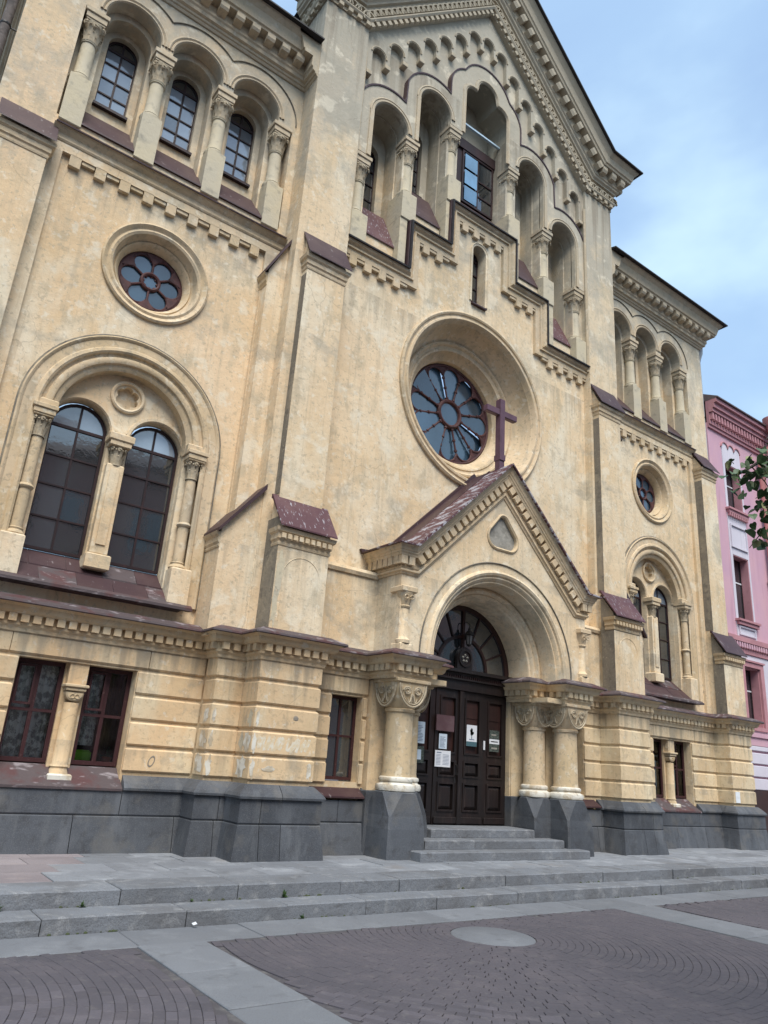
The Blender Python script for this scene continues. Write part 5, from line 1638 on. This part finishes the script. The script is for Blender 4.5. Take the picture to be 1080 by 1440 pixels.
obj('lock_plate', G().box(0.60, 0.64, DY - 0.012, DY - 0.002, 1.72, 1.88), PAPER, door)
tr = obj('transom', G().box(-1.24, 1.24, DY - 0.05, DY + 0.05, 2.745, 2.93).box(-1.24, 1.24, DY - 0.10, DY + 0.05, 2.93, 2.96).box(-1.24, 1.24, DY - 0.07, DY + 0.05, 3.02, 3.06).box(-1.24, 1.24, DY - 0.16, DY + 0.05, 3.06, 3.10).box(-1.24, 1.24, DY - 0.13, DY + 0.05, 3.10, 3.13), WOOD, church)
td_m = G().box(-0.014, 0.014, -0.04, 0.05, -0.055, 0).mesh('transom_dentil')
td_m.materials.append(WOODR)
for k in range(44):
    link('transom_dentil', td_m, None, tr, (-1.19 + 2.38 * k / 43, DY - 0.05, 3.018))
# fanlight
fl = obj('fanlight', G().ring(0, 3.13, [(1.26, DY + 0.05), (1.26, DY - 0.02), (1.20, DY - 0.03), (1.14, DY - 0.02), (1.13, DY + 0.05)], 44, 0, 180), WOODR, church, smooth=True)
obj('inner_arc', G().ring(0, 3.13, [(0.66, DY + 0.04), (0.655, DY - 0.015), (0.60, DY - 0.015), (0.595, DY + 0.04)], 32, 0, 180), WOODR, fl, smooth=True)
obj('glazing_bar', G().box(-0.03, 0.03, DY - 0.02, DY + 0.04, 3.13, 4.28), WOODR, fl)
for k in range(1, 8):
    if k == 4:
        continue
    a = math.radians(22.5 * k)
    ca, sa = math.cos(a), math.sin(a)
    px, pz = -sa * 0.016, ca * 0.016
    obj('glazing_bar', G().prism([(0.64 * ca + px, 3.13 + 0.64 * sa + pz), (1.15 * ca + px, 3.13 + 1.15 * sa + pz), (1.15 * ca - px, 3.13 + 1.15 * sa - pz), (0.64 * ca - px, 3.13 + 0.64 * sa - pz)], 'y', DY - 0.012, DY + 0.035), WOODR, fl)
for k in range(8):
    a0, a1 = 22.5 * k, 22.5 * (k + 1)
    obj('pane', G().plate(arc(0, 3.13, 1.15, a0, a1, 5) + arc(0, 3.13, 0.62, a1, a0, 5), [], DY + 0.015, DY + 0.022), GLASSD, fl)
for a0, a1 in ((0, 90), (90, 180)):
    obj('pane', G().plate([(0, 3.13)] + arc(0, 3.13, 0.62, a0, a1, 10), [], DY + 0.016, DY + 0.023), GLASSD, fl)
md = obj('transom_medallion', G().plate(arch_poly(-0.02, 0.19, 3.13, 3.36, 14), [], DY - 0.10, DY - 0.03), WOOD, church)
obj('medallion_ring', G().ring(-0.02, 3.34, [(0.17, DY - 0.10), (0.165, DY - 0.125), (0.135, DY - 0.125), (0.13, DY - 0.10)], 22), WOOD, md, smooth=True)
g = G()
for k in range(5):
    a = 2 * PI * k / 5 + 0.3
    g.lathe(-0.02 + 0.06 * math.cos(a), DY - 0.10, [(0.001, 3.30 + 0.06 * math.sin(a)), (0.03, 3.335 + 0.06 * math.sin(a)), (0.001, 3.37 + 0.06 * math.sin(a))], 8)
obj('medallion_carving', g, STONEG, md, smooth=True)

# ------------------------------------------------------------------ things on and about the church
ln = empty('lantern', (0.02, -0.40, 3.5), 'small black iron lantern hanging before the fanlight over the door', 'lantern')
obj('lantern_glass', G().lathe(0, 0, [(0.045, 0.10), (0.075, 0.28)], 6), LAMPG, ln)
obj('lantern_frame', G().lathe(0, 0, [(0.001, 0.06), (0.03, 0.075), (0.05, 0.10), (0.046, 0.11)], 6).lathe(0, 0, [(0.08, 0.275), (0.105, 0.285), (0.06, 0.35), (0.025, 0.38), (0.03, 0.41), (0.001, 0.44)], 6), IRON, ln)
for k in range(6):
    a = 2 * PI * k / 6
    obj('lantern_rib', G().tube([(0.048 * math.cos(a), 0.048 * math.sin(a), 0.10), (0.078 * math.cos(a), 0.078 * math.sin(a), 0.28)], 0.006, 4), IRON, ln)
obj('lantern_bracket', G().tube([(0, 0, 0.43), (0, 0, 0.50), (-0.02, 0.05, 0.54), (-0.02, 0.13, 0.52)], 0.010, 6), IRON, ln)


def notice(name, x0, x1, z0, z1, mat, label, prints=(), cat='notice', y=DY - 0.022, th=0.004):
    o = tag(obj(name, G().box(x0, x1, y, y + th, z0, z1), mat), label, cat)
    for (a, b, c, d, m) in prints:
        w_, h_ = x1 - x0, z1 - z0
        obj('print', G().box(x0 + a * w_, x0 + b * w_, y - 0.0015, y, z0 + c * h_, z0 + d * h_), m, o)
    return o


def lines(n, a=0.14, b=0.86, z0=0.10, z1=0.85, m=INK, seed=1):
    r = random.Random(seed)
    return [(a, b - r.uniform(0, 0.3), z0 + (z1 - z0) * k / n, z0 + (z1 - z0) * (k + 0.42) / n, m) for k in range(n)]


notice('door_plaque', -0.62, -0.19, 1.98, 2.26, PLAQUE, 'blank maroon plaque fixed on the door above two white notices', cat='plaque', y=DY - 0.05, th=0.03)
notice('paper_notice', -0.52, -0.33, 1.67, 1.93, PAPERB, 'narrow pale blue printed notice on the door just under the maroon plaque', lines(9, seed=3))
notice('paper_notice', -0.60, -0.23, 1.36, 1.64, PAPER, 'wide white typed notice on the door, lowest under the maroon plaque', [(0.10, 0.40, 0.84, 0.90, INK)] + [(0.08, 0.36, 0.14 + 0.085 * k, 0.165 + 0.085 * k, INK) for k in range(8)] + [(0.5, 0.9, 0.14 + 0.085 * k, 0.165 + 0.085 * k, INK) for k in range(8)])
notice('paper_notice', -1.08, -0.86, 1.73, 2.10, PAPERB, 'pale blue notice on the door leaf half behind the porch column', lines(11, seed=4))
notice('dark_poster', -1.08, -0.86, 1.40, 1.68, DARKPRINT, 'dark poster on the door leaf half behind the porch column', [(0.3, 0.7, 0.2, 0.8, PAPERB)], cat='poster')
g_ = notice('tree_poster', 0.15, 0.41, 1.76, 2.14, PAPER, 'white poster with a dark round tree drawing over a teal foot', [(0.0, 1.0, 0.0, 0.22, TEALINK), (0.25, 0.75, 0.30, 0.34, INK), (0.47, 0.53, 0.34, 0.55, TEALINK)], cat='poster')
g = G()
for k in range(16):
    a, r = random.uniform(0, 6.28), random.uniform(0, 0.055)
    g.ring(0.28 + r * math.cos(a), 2.0 + r * 1.3 * math.sin(a), [(0.001, DY - 0.0245), (random.uniform(0.015, 0.03), DY - 0.0245)], 7)
obj('print', g, DARKPRINT, g_)
notice('photo_poster', 0.74, 1.0, 1.70, 2.09, DARKPRINT, 'dark poster with a white middle band and two photographs on the right door leaf', [(0.0, 1.0, 0.36, 0.58, PAPER), (0.15, 0.85, 0.44, 0.49, INK), (0.2, 0.8, 0.12, 0.2, STONEG), (0.2, 0.7, 0.75, 0.82, STONEG)], cat='poster')
notice('white_paper_patch', 8.78, 8.98, 1.03, 1.285, WHITEP, 'white painted patch on the lowest rusticated block of the corner buttress', cat='patch', y=-0.606, th=0.004)
# painted-over scrawl on the buttress blocks, grey ring on the wall
g = G()
r_ = random.Random(5)
for x0, n in ((-4.55, 5), (-4.10, 5)):
    for k in range(n):
        x = x0 + 0.078 * k
        for q in range(3):
            xa, xb = x + r_.uniform(-0.02, 0.02), x + r_.uniform(0.0, 0.09)
            za, zb = 1.40 + r_.uniform(0, 0.05), 1.55 + r_.uniform(0.0, 0.05)
            g.tube([(xa, -1.101, za), ((xa + xb) / 2 + r_.uniform(-0.03, 0.03), -1.101, (za + zb) / 2), (xb, -1.101, zb)], r_.uniform(0.012, 0.024), 6)
for v in range(len(g.v)):
    x, y, z = g.v[v]
    g.v[v] = (x, -1.1005 + (y + 1.101) * 0.06, z)
tag(obj('painted_scrawl', g, SMUDGE), 'smudged white painted scrawl on a rusticated block of the buttress', 'graffiti')
g = G().ring(-5.72, 1.15, [(0.062, -0.2005), (0.06, -0.2035), (0.045, -0.2035), (0.043, -0.2005)], 18)
g.v = [(-5.72 + (x + 5.72) * 0.75 + (z - 1.15) * 0.3, y, z + (z - 1.15) * 0.25) for x, y, z in g.v]
tag(obj('painted_ring', g, GREYP), 'grey sprayed ring on the lowest ochre block beside the window', 'graffiti')
g = G().lathe(0, 0, [(0.001, -0.03), (0.045, -0.02), (0.05, 0.015), (0.02, 0.04), (0.001, 0.04)], 8)
g.v = [(-4.0 + x * 0.9, -1.10 + y * 0.12, 1.87 + z) for x, y, z in g.v]
tag(obj('iron_stub', g, GREYP), 'dark round iron stub set in a buttress block', 'fixture')
tag(obj('wall_hook', G().tube([(5.32, 0.0, 8.62), (5.32, -0.12, 8.62), (5.32, -0.16, 8.66), (5.32, -0.13, 8.70)], 0.018, 6).box(5.29, 5.35, -0.015, 0.0, 8.52, 8.68), IRON), 'black iron hook on the tower wall beside the small round window', 'hook')
# patches where the finish has come away: bare cement, old whitewash
pr_ = random.Random(33)


def patch(cx, cz, w_, h_, y, mat, side_x=None):
    g = G()
    n = 18
    pts = []
    for k in range(n):
        a = 2 * PI * k / n
        r = 1 + pr_.uniform(-0.35, 0.25)
        pts.append((cx + 0.5 * w_ * r * math.cos(a), cz + 0.5 * h_ * r * math.sin(a)))
    if side_x is None:
        g.plate(pts, [], y - 0.004, y + 0.002)
    else:                                    # on a face looking along x; cx is then a y value
        g.add([(side_x - 0.004, p, q) for p, q in pts], [tuple(range(n))])
    return obj('plaster_patch', g, mat, church)


for cx, cz, w_, h_, y, m in ((-4.50, 4.00, 0.13, 0.62, -1.026, CEMENT), (-4.53, 3.45, 0.10, 0.55, -1.026, CEMENT), 
                             (-4.35, 1.16, 0.22, 0.10, -1.10, WHITEWASH),
                             (-3.70, 1.16, 0.09, 0.24, -1.10, WHITEWASH), (-4.62, 1.16, 0.07, 0.27, -1.10, WHITEWASH), (-4.63, 1.50, 0.06, 0.26, -1.10, WHITEWASH), (-4.62, 1.84, 0.05, 0.22, -1.10, WHITEWASH),
                             (-5.06, 1.16, 0.09, 0.26, -0.62, WHITEWASH), (-5.07, 1.50, 0.07, 0.26, -0.62, WHITEWASH), (-5.07, 1.84, 0.06, 0.22, -0.62, WHITEWASH)):
    patch(cx, cz, w_, h_, y, m)
for y_, cz, w_, h_, x_, m in ((-0.85, 1.16, 0.30, 0.27, -4.67, WHITEWASH), (-0.95, 1.50, 0.22, 0.26, -4.67, WHITEWASH), (-0.98, 1.84, 0.14, 0.24, -4.67, CEMENT), (-0.78, 1.5, 0.14, 0.22, -4.67, CEMENT),
                              (-0.42, 1.16, 0.26, 0.27, -5.12, WHITEWASH), (-0.46, 1.50, 0.22, 0.26, -5.12, WHITEWASH), (-0.46, 1.84, 0.16, 0.24, -5.12, WHITEWASH)):
    patch(y_, cz, w_, h_, 0, m, x_)
# rooms, curtains and sill things behind the clear ground-floor windows
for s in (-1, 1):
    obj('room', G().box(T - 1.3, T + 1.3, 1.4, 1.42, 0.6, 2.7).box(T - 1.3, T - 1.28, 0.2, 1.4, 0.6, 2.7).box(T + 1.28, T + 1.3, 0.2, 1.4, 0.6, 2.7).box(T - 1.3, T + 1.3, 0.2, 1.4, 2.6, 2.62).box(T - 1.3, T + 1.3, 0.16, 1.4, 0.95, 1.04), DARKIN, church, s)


def curtain(name, x0, x1, z0, z1, y, mat, label, amp=0.015, fr=60):
    g = G()
    n = 40
    vs = []
    for i in range(n + 1):
        x = x0 + (x1 - x0) * i / n
        yy = y + amp * math.sin(x * fr) + amp * 0.5 * math.sin(x * fr * 2.3 + 1)
        vs += [(x, yy, z0), (x, yy + 0.01, z1)]
    g.add(vs, [(2 * i, 2 * i + 2, 2 * i + 3, 2 * i + 1) for i in range(n)])
    return tag(obj(name, g, mat, smooth=True), label, 'curtain')


curtain('lace_curtain', -7.72, -7.03, 1.06, 2.4, 0.135, LACE, 'white floral lace curtain behind the window with the vent sash ajar')
curtain('lace_curtain', -6.80, -6.46, 1.30, 2.4, 0.15, LACE, 'strip of white lace curtain above the lime green box')
curtain('brown_curtain', -6.44, -6.08, 1.04, 2.4, 0.30, CURT, 'dark brown curtain hanging behind the potted plant')
curtain('white_curtain', 6.98, 7.45, 1.04, 2.4, 0.25, PAPER, 'plain white curtain drawn in the twin window on the pink house side')
g = G().cbox(-6.72, -6.46, 0.13, 0.20, 1.05, 1.24, 0.03)
tag(obj('lime_box', g, LIME), 'bright lime green plastic box standing on the window sill', 'box')
pp = empty('potted_plant', (-6.22, 0.20, 1.045), 'small green potted plant in a terracotta pot on the window sill', 'plant')
obj('flower_pot', G().lathe(0, 0, [(0.045, 0), (0.065, 0.10), (0.072, 0.10), (0.072, 0.125), (0.06, 0.125), (0.055, 0.11)], 14), TERRA, pp, smooth=True)
g = G()
for k in range(26):
    a, h = random.uniform(0, 6.28), random.uniform(0.10, 0.26)
    r = random.uniform(0.02, 0.10)
    p = Vector((r * math.cos(a), r * math.sin(a) * 0.6, h))
    d = Vector((math.cos(a), math.sin(a), 0.3)).normalized() * 0.05
    e = Vector((-math.sin(a), math.cos(a), 0.2)) * 0.018
    g.add([p - d, p + e, p + d, p - e], [(0, 1, 2, 3)])
    g.tube([(0, 0, 0.1), tuple(p - d)], 0.003, 4)
obj('foliage', g, WEED, pp)

# ------------------------------------------------------------------ pink house
pk = empty('pink_house', (9.95, 0, 0), 'pink and lilac-white town house with a dusky pink cornice next to the church', 'house')


def pko(name, g, mat, parent=None, smooth=False):
    g.v = [(x - 9.95, y, z) for x, y, z in g.v]
    return obj(name, g, mat, parent or pk, 1, smooth)


BAYS = [11.18, 14.45, 17.7, 20.9]
holes, wins = [], []
for bx in BAYS:
    for (z0, z1) in ((9.32, 10.80), (5.95, 7.88), (3.0, 4.62)):
        holes.append([(bx - 0.40, z0), (bx + 0.45, z0), (bx + 0.45, z1), (bx - 0.40, z1)])
pko('wall', G().plate([(9.96, 0), (26, 0), (26, 11.9), (9.96, 11.9)], holes, 0.0, 0.34).box(9.96, 26, 0.34, 9, 0, 11.8), PINK)
for bx in BAYS:
    # lilac white field with three small arches at its head
    top = [(bx - 0.53, 11.20)]
    ab = []
    for k in (2, 1, 0):
        c = bx - 0.53 + 0.177 * (2 * k + 1)
        ab += arc(c, 11.32, 0.155, 0, 180, 8)
    fld = [(bx - 0.53, 5.36), (bx + 0.53, 5.36)] + ab
    hh = [h for h in holes if abs((h[0][0] + h[1][0]) / 2 - bx - 0.025) < 0.1 and h[0][1] > 5]
    fd = pko('field', G().plate(fld, hh, -0.02, 0.02), LILAC)
    g = G()
    for k in range(3):
        g.ring(bx - 0.53 + 0.177 * (2 * k + 1), 11.32, [(0.20, 0.0), (0.19, -0.05), (0.16, -0.05), (0.155, 0.0)], 12, 0, 180)
    pko('arch_trim', g, PINKD, fd)
    for z0 in (8.10, 5.50):
        h_ = 0.72 if z0 > 8 else 0.26
        pko('panel', G().plate([(bx - 0.45, z0), (bx + 0.45, z0), (bx + 0.45, z0 + h_), (bx - 0.45, z0 + h_)], [[(bx - 0.41, z0 + 0.04), (bx + 0.41, z0 + 0.04), (bx + 0.41, z0 + h_ - 0.04), (bx - 0.41, z0 + h_ - 0.04)]], -0.06, -0.02), LILAC, fd)
    for z0, z1, fr in ((9.32, 10.80, 0), (5.95, 7.88, 0), (3.0, 4.62, 1)):
        w_ = G().plate([(bx - 0.40, z0), (bx + 0.45, z0), (bx + 0.45, z1), (bx - 0.40, z1)], [[(bx - 0.34, z0 + 0.06), (bx + 0.39, z0 + 0.06), (bx + 0.39, z1 - 0.06), (bx - 0.34, z1 - 0.06)]], 0.22, 0.28)
        wo_ = pko('window', w_, FRAMED)
        hm = z0 + (z1 - z0) * 0.62
        for a, b, c, d in ((-0.34, 0.02, z0 + 0.06, hm - 0.02), (0.05, 0.39, z0 + 0.06, hm - 0.02), (-0.34, 0.02, hm + 0.02, z1 - 0.06), (0.05, 0.39, hm + 0.02, z1 - 0.06)):
            pko('pane', G().box(bx + a, bx + b, 0.245, 0.252, c, d), GLASSD, wo_)
        pko('glazing_bar', G().box(bx + 0.018, bx + 0.052, 0.225, 0.26, z0, z1).box(bx - 0.38, bx + 0.42, 0.225, 0.26, hm - 0.02, hm + 0.02), PAPER, wo_)
        pko('reveal', G().box(bx + 0.41, bx + 0.449, -0.01, 0.22, z0, z1).box(bx - 0.399, bx + 0.449, -0.01, 0.22, z1 - 0.03, z1 - 0.001), PINKD, wo_)
        if not fr:
            pko('sill', G().box(bx - 0.56, bx + 0.62, -0.14, 0.2, z0 - 0.06, z0).box(bx - 0.52, bx + 0.58, -0.10, 0.0, z0 - 0.16, z0 - 0.06), PINKD, wo_)
            if z0 > 9:
                for k in range(10):
                    pko('sill_dentil', G().box(bx - 0.50 + 0.108 * k, bx - 0.44 + 0.108 * k, -0.10, 0, z0 - 0.26, z0 - 0.16), PINKD, wo_)
        else:
            pko('surround', G().plate([(bx - 0.58, z0 - 0.1), (bx + 0.63, z0 - 0.1), (bx + 0.63, z1 + 0.14), (bx - 0.58, z1 + 0.14)], [[(bx - 0.40, z0), (bx + 0.45, z0), (bx + 0.45, z1), (bx - 0.40, z1)]], -0.07, 0.0).box(bx - 0.62, bx + 0.67, -0.10, 0, z1 + 0.14, z1 + 0.19), PINKD, wo_)
pko('string_course', G().box(9.965, 26, -0.05, 0.0, 4.98, 5.12).box(9.965, 26, -0.13, 0, 5.28, 5.42).box(9.965, 26, -0.07, 0, 5.12, 5.28), PINKD)
pko('lower_field', G().box(9.966, 26, -0.015, 0.0, 2.86, 4.97) if False else G().plate([(9.966, 2.86), (26, 2.86), (26, 4.97), (9.966, 4.97)], [h for h in holes if h[0][1] < 4], -0.015, 0.0), LILAC)
sd_m = G().box(-0.035, 0.035, -0.05, 0.0, 0, 0.13).mesh('string_dentil')
sd_m.materials.append(PINK)
for k in range(64):
    link('string_dentil', sd_m, None, pk, (0.08 + 0.13 * k, -0.07, 5.135))
pko('base_band', G().box(9.967, 26, -0.10, 0.0, 2.72, 2.84).box(9.967, 26, -0.06, 0.0, 2.50, 2.72), PINK)
for z0, z1 in ((2.36, 2.50), (2.02, 2.32), (1.69, 1.99), (1.36, 1.66)):
    pko('base_course', G().cbox(9.967, 26, -0.06, 0.02, z0 + 0.01, z1 - 0.01, 0.012), LILAC)
pko('base_wall', G().box(9.967, 26, -0.05, 0.0, 0.0, 1.36), WOODR)
cn = pko('cornice', G().box(9.97, 26, -0.06, 0.0, 11.74, 11.84).box(9.97, 26, -0.10, 0.0, 11.84, 11.95).box(9.97, 26, -0.09, 0.0, 11.95, 12.22).box(9.97, 26, -0.22, 0.0, 12.22, 12.34).box(9.97, 26, -0.28, 0.0, 12.34, 12.50).box(9.97, 26, -0.36, 0.0, 12.50, 12.62), PINKD)
pko('roof', G().prism([(-0.42, 12.622), (-0.42, 12.66), (0.3, 13.02), (5, 14.5), (5, 12.622)], 'x', 9.965, 26), ROOFB)
cd_m = G().box(-0.045, 0.045, -0.10, 0.0, 0, 0.22).mesh('cornice_dentil')
cd_m.materials.append(PINKD)
for k in range(58):
    link('cornice_dentil', cd_m, None, cn, (0.1 + 0.165 * k, -0.09, 11.98))
for px in (12.78, 16.1):
    dp = pko('downpipe', G().tube([(px + 0.28, -0.50, 12.45), (px + 0.28, -0.50, 12.05), (px, -0.16, 11.55), (px, -0.16, 2.4), (px, -0.2, 2.2), (px - 0.9, -0.35, 1.3), (px - 1.25, -0.4, 0.75)], 0.10, 12), PINKP, smooth=True)
    pko('hopper', G().lathe(px + 0.28, -0.50, [(0.10, 12.35), (0.13, 12.42), (0.26, 12.70), (0.27, 12.92), (0.24, 12.93), (0.2, 12.7)], 14), PINKP, dp, True)
    for z in (10.9, 7.4, 5.6):
        pko('pipe_bracket', G().box(px - 0.13, px + 0.13, -0.29, -0.03, z, z + 0.03), PINKD, dp)

# ------------------------------------------------------------------ house across the street (seen mirrored in the window panes)
oh = empty('street_house', (-2, -27, ZST), 'long reddish town house across the street, mirrored in the church windows', 'house')
obj('wall', G().box(-28, 34, -8, 0, 0, 16.0), SAND, oh)
obj('roof', G().prism([(0.5, 16.0), (-8, 16.0), (-4, 18.5)], 'x', -28, 34), ROOFB, oh)
wm_ = G().box(-0.55, 0.55, 0.0, 0.03, 0, 1.9).mesh('house_window')
wm_.materials.append(GLASSD)
for i in range(20):
    for z in (1.2, 4.6, 8.0, 11.4):
        link('house_window', wm_, None, oh, (-26 + 3 * i, 0.01, z))

# ------------------------------------------------------------------ linden tree whose low branch reaches into the picture
tree = empty('linden_tree', (-4.02, -10.26, ZST + 0.0), 'leafy linden branch hanging in front of the pink house', 'tree')
TO = Vector((-4.1, -10.2, ZST))
g = G()
g.tube([(0, 0, 0), (0.02, 0.02, 1.2), (-0.03, 0.05, 2.4), (0.02, 0.0, 3.6), (0.0, 0.05, 5.2)], 0.16, 12, 0.07)
limbs = [[(-0.03, 0.05, 2.5), (-0.7, 0.5, 3.35), (-1.35, 0.85, 3.55), (-1.80, 1.10, 3.36), (-2.05, 1.27, 3.16)],
         [(-1.35, 0.85, 3.55), (-1.72, 1.05, 3.32), (-1.86, 1.16, 3.08), (-1.84, 1.22, 2.88)],
         [(0, 0, 3.4), (0.6, -0.4, 4.2), (1.0, -0.7, 4.8)], [(0, 0, 3.6), (0.3, 0.7, 4.5), (0.4, 1.1, 5.0)], [(0, 0, 4.0), (-0.2, -0.6, 5.0), (-0.4, -1.0, 5.4)]]
for q_ in range(16):
    b_ = limbs[q_ % 2]
    k_ = random.Random(q_).uniform(0.45, 0.95) * (len(b_) - 1)
    p_ = Vector(b_[int(k_)]).lerp(Vector(b_[int(k_) + 1]), k_ % 1)
    d_ = Vector((random.Random(q_ + 50).uniform(-0.16, 0.16), random.Random(q_ + 90).uniform(-0.16, 0.16), random.Random(q_ + 70).uniform(-0.14, 0.04)))
    g.tube([tuple(p_), tuple(p_ + d_ * 0.6 + Vector((0, 0, 0.015))), tuple(p_ + d_)], 0.004, 5, 0.002)
for lb in limbs:
    g.tube(lb, 0.030 if lb[0][2] < 3.0 or lb[0][0] < -1 else 0.05, 7, 0.006)
obj('trunk', g, BARK, tree, smooth=True)
lr = random.Random(21)
leaf_shape = [(0, 0), (0.28, -0.08), (0.50, 0.12), (0.52, 0.42), (0.30, 0.75), (0, 1.08), (-0.30, 0.75), (-0.50, 0.42), (-0.48, 0.14), (-0.26, -0.08)]


def leaf(g, p, size, droop):
    a = lr.uniform(0, 6.28)
    d = Vector((math.cos(a), math.sin(a), -droop + lr.gauss(0, 0.35))).normalized()
    n_ = Vector((lr.gauss(0, 0.5), lr.gauss(0, 0.5), 1)).normalized()
    sx = d.cross(n_).normalized()
    n_ = sx.cross(d)
    vs = [tuple(p + (sx * u + d * v + n_ * (0.16 * abs(u) - 0.14 * v * v)) * size) for u, v in leaf_shape]
    m_ = tuple(p + d * 0.45 * size)
    g.add(vs + [m_], [(i, (i + 1) % 10, 10) for i in range(10)])


g = G()
gb = G()


def along(path, t):
    k = min(int(t * (len(path) - 1)), len(path) - 2)
    return Vector(path[k]).lerp(Vector(path[k + 1]), t * (len(path) - 1) - k)


for path, n, t0 in ((limbs[0], 170, 0.42), (limbs[1], 150, 0.1)):
    for i in range(n):
        t = t0 + (1 - t0) * (i + lr.random()) / n
        p = along(path, t) + Vector((lr.gauss(0, 0.065), lr.gauss(0, 0.065), lr.gauss(-0.035, 0.05)))
        leaf(g, p, lr.uniform(0.030, 0.058), 0.7)
        if lr.random() < 0.16:
            leaf(gb, p, lr.uniform(0.03, 0.05), 1.2)
for i in range(2600):
    u = Vector((lr.gauss(0, 1), lr.gauss(0, 1), lr.gauss(0, 1))).normalized() * (lr.random() ** 0.4)
    p = Vector((0.45, -0.25, 4.9)) + Vector((u.x * 1.35, u.y * 1.35, u.z * 1.5))
    leaf(g, p, lr.uniform(0.07, 0.11), 0.6)
cr_ = obj('crown', g, LEAF, tree)
tag(obj('bracts', gb, BRACT, cr_), kind='stuff')

# ------------------------------------------------------------------ weeds in the kerb joints, a scrap of paper
wr = random.Random(9)
for (x, y, z, sz, lb) in ((-7.9, KY1 - 0.03, -0.14, 0.075, 'tuft of small green weeds at the kerb foot below the twin ground-floor window'),
                          (-7.15, KY1 - 0.03, -0.14, 0.06, 'small green weed in the upper kerb joint beside the pinkish paving slabs'),
                          (-4.95, KY1 - 0.03, -0.14, 0.085, 'largest leafy green weed in the upper kerb joint below the buttress'),
                          (-4.95, KY2 - 0.03, ZST, 0.06, 'small green weed at the foot of the lower kerb below the buttress'),
                          (-6.05, KY1 - 0.03, -0.14, 0.04, 'tiny flat weed on the lower kerb tread')):
    g = G()
    for k in range(26):
        a, el = wr.uniform(0, 6.28), wr.uniform(0.1, 1.3)
        d = Vector((math.cos(a) * math.cos(el), math.sin(a) * math.cos(el) * 0.5 - 0.1, math.sin(el)))
        L_ = sz * wr.uniform(0.4, 1.1)
        p = d * L_
        e = d.cross(Vector((0, 0, 1))).normalized() * sz * wr.uniform(0.12, 0.22)
        g.add([(0, 0, 0), tuple(p * 0.6 + e), tuple(p), tuple(p * 0.6 - e)], [(0, 1, 2, 3)])
    o = tag(link('weed', g.mesh('weed'), WEED, None, (x, y, z)), lb, 'weed', 'weeds in the kerb joints')
g = G().add([(-6.20, -3.355, ZST + 0.02), (-6.17, -3.38, ZST + 0.035), (-6.15, -3.34, ZST + 0.015), (-6.20, -3.31, ZST + 0.03), (-6.18, -3.35, ZST + 0.05)], [(0, 1, 4), (1, 2, 4), (2, 3, 4), (3, 0, 4)])
tag(obj('paper_scrap', g, PAPER), 'small crumpled scrap of white paper at the foot of the lower kerb', 'litter')
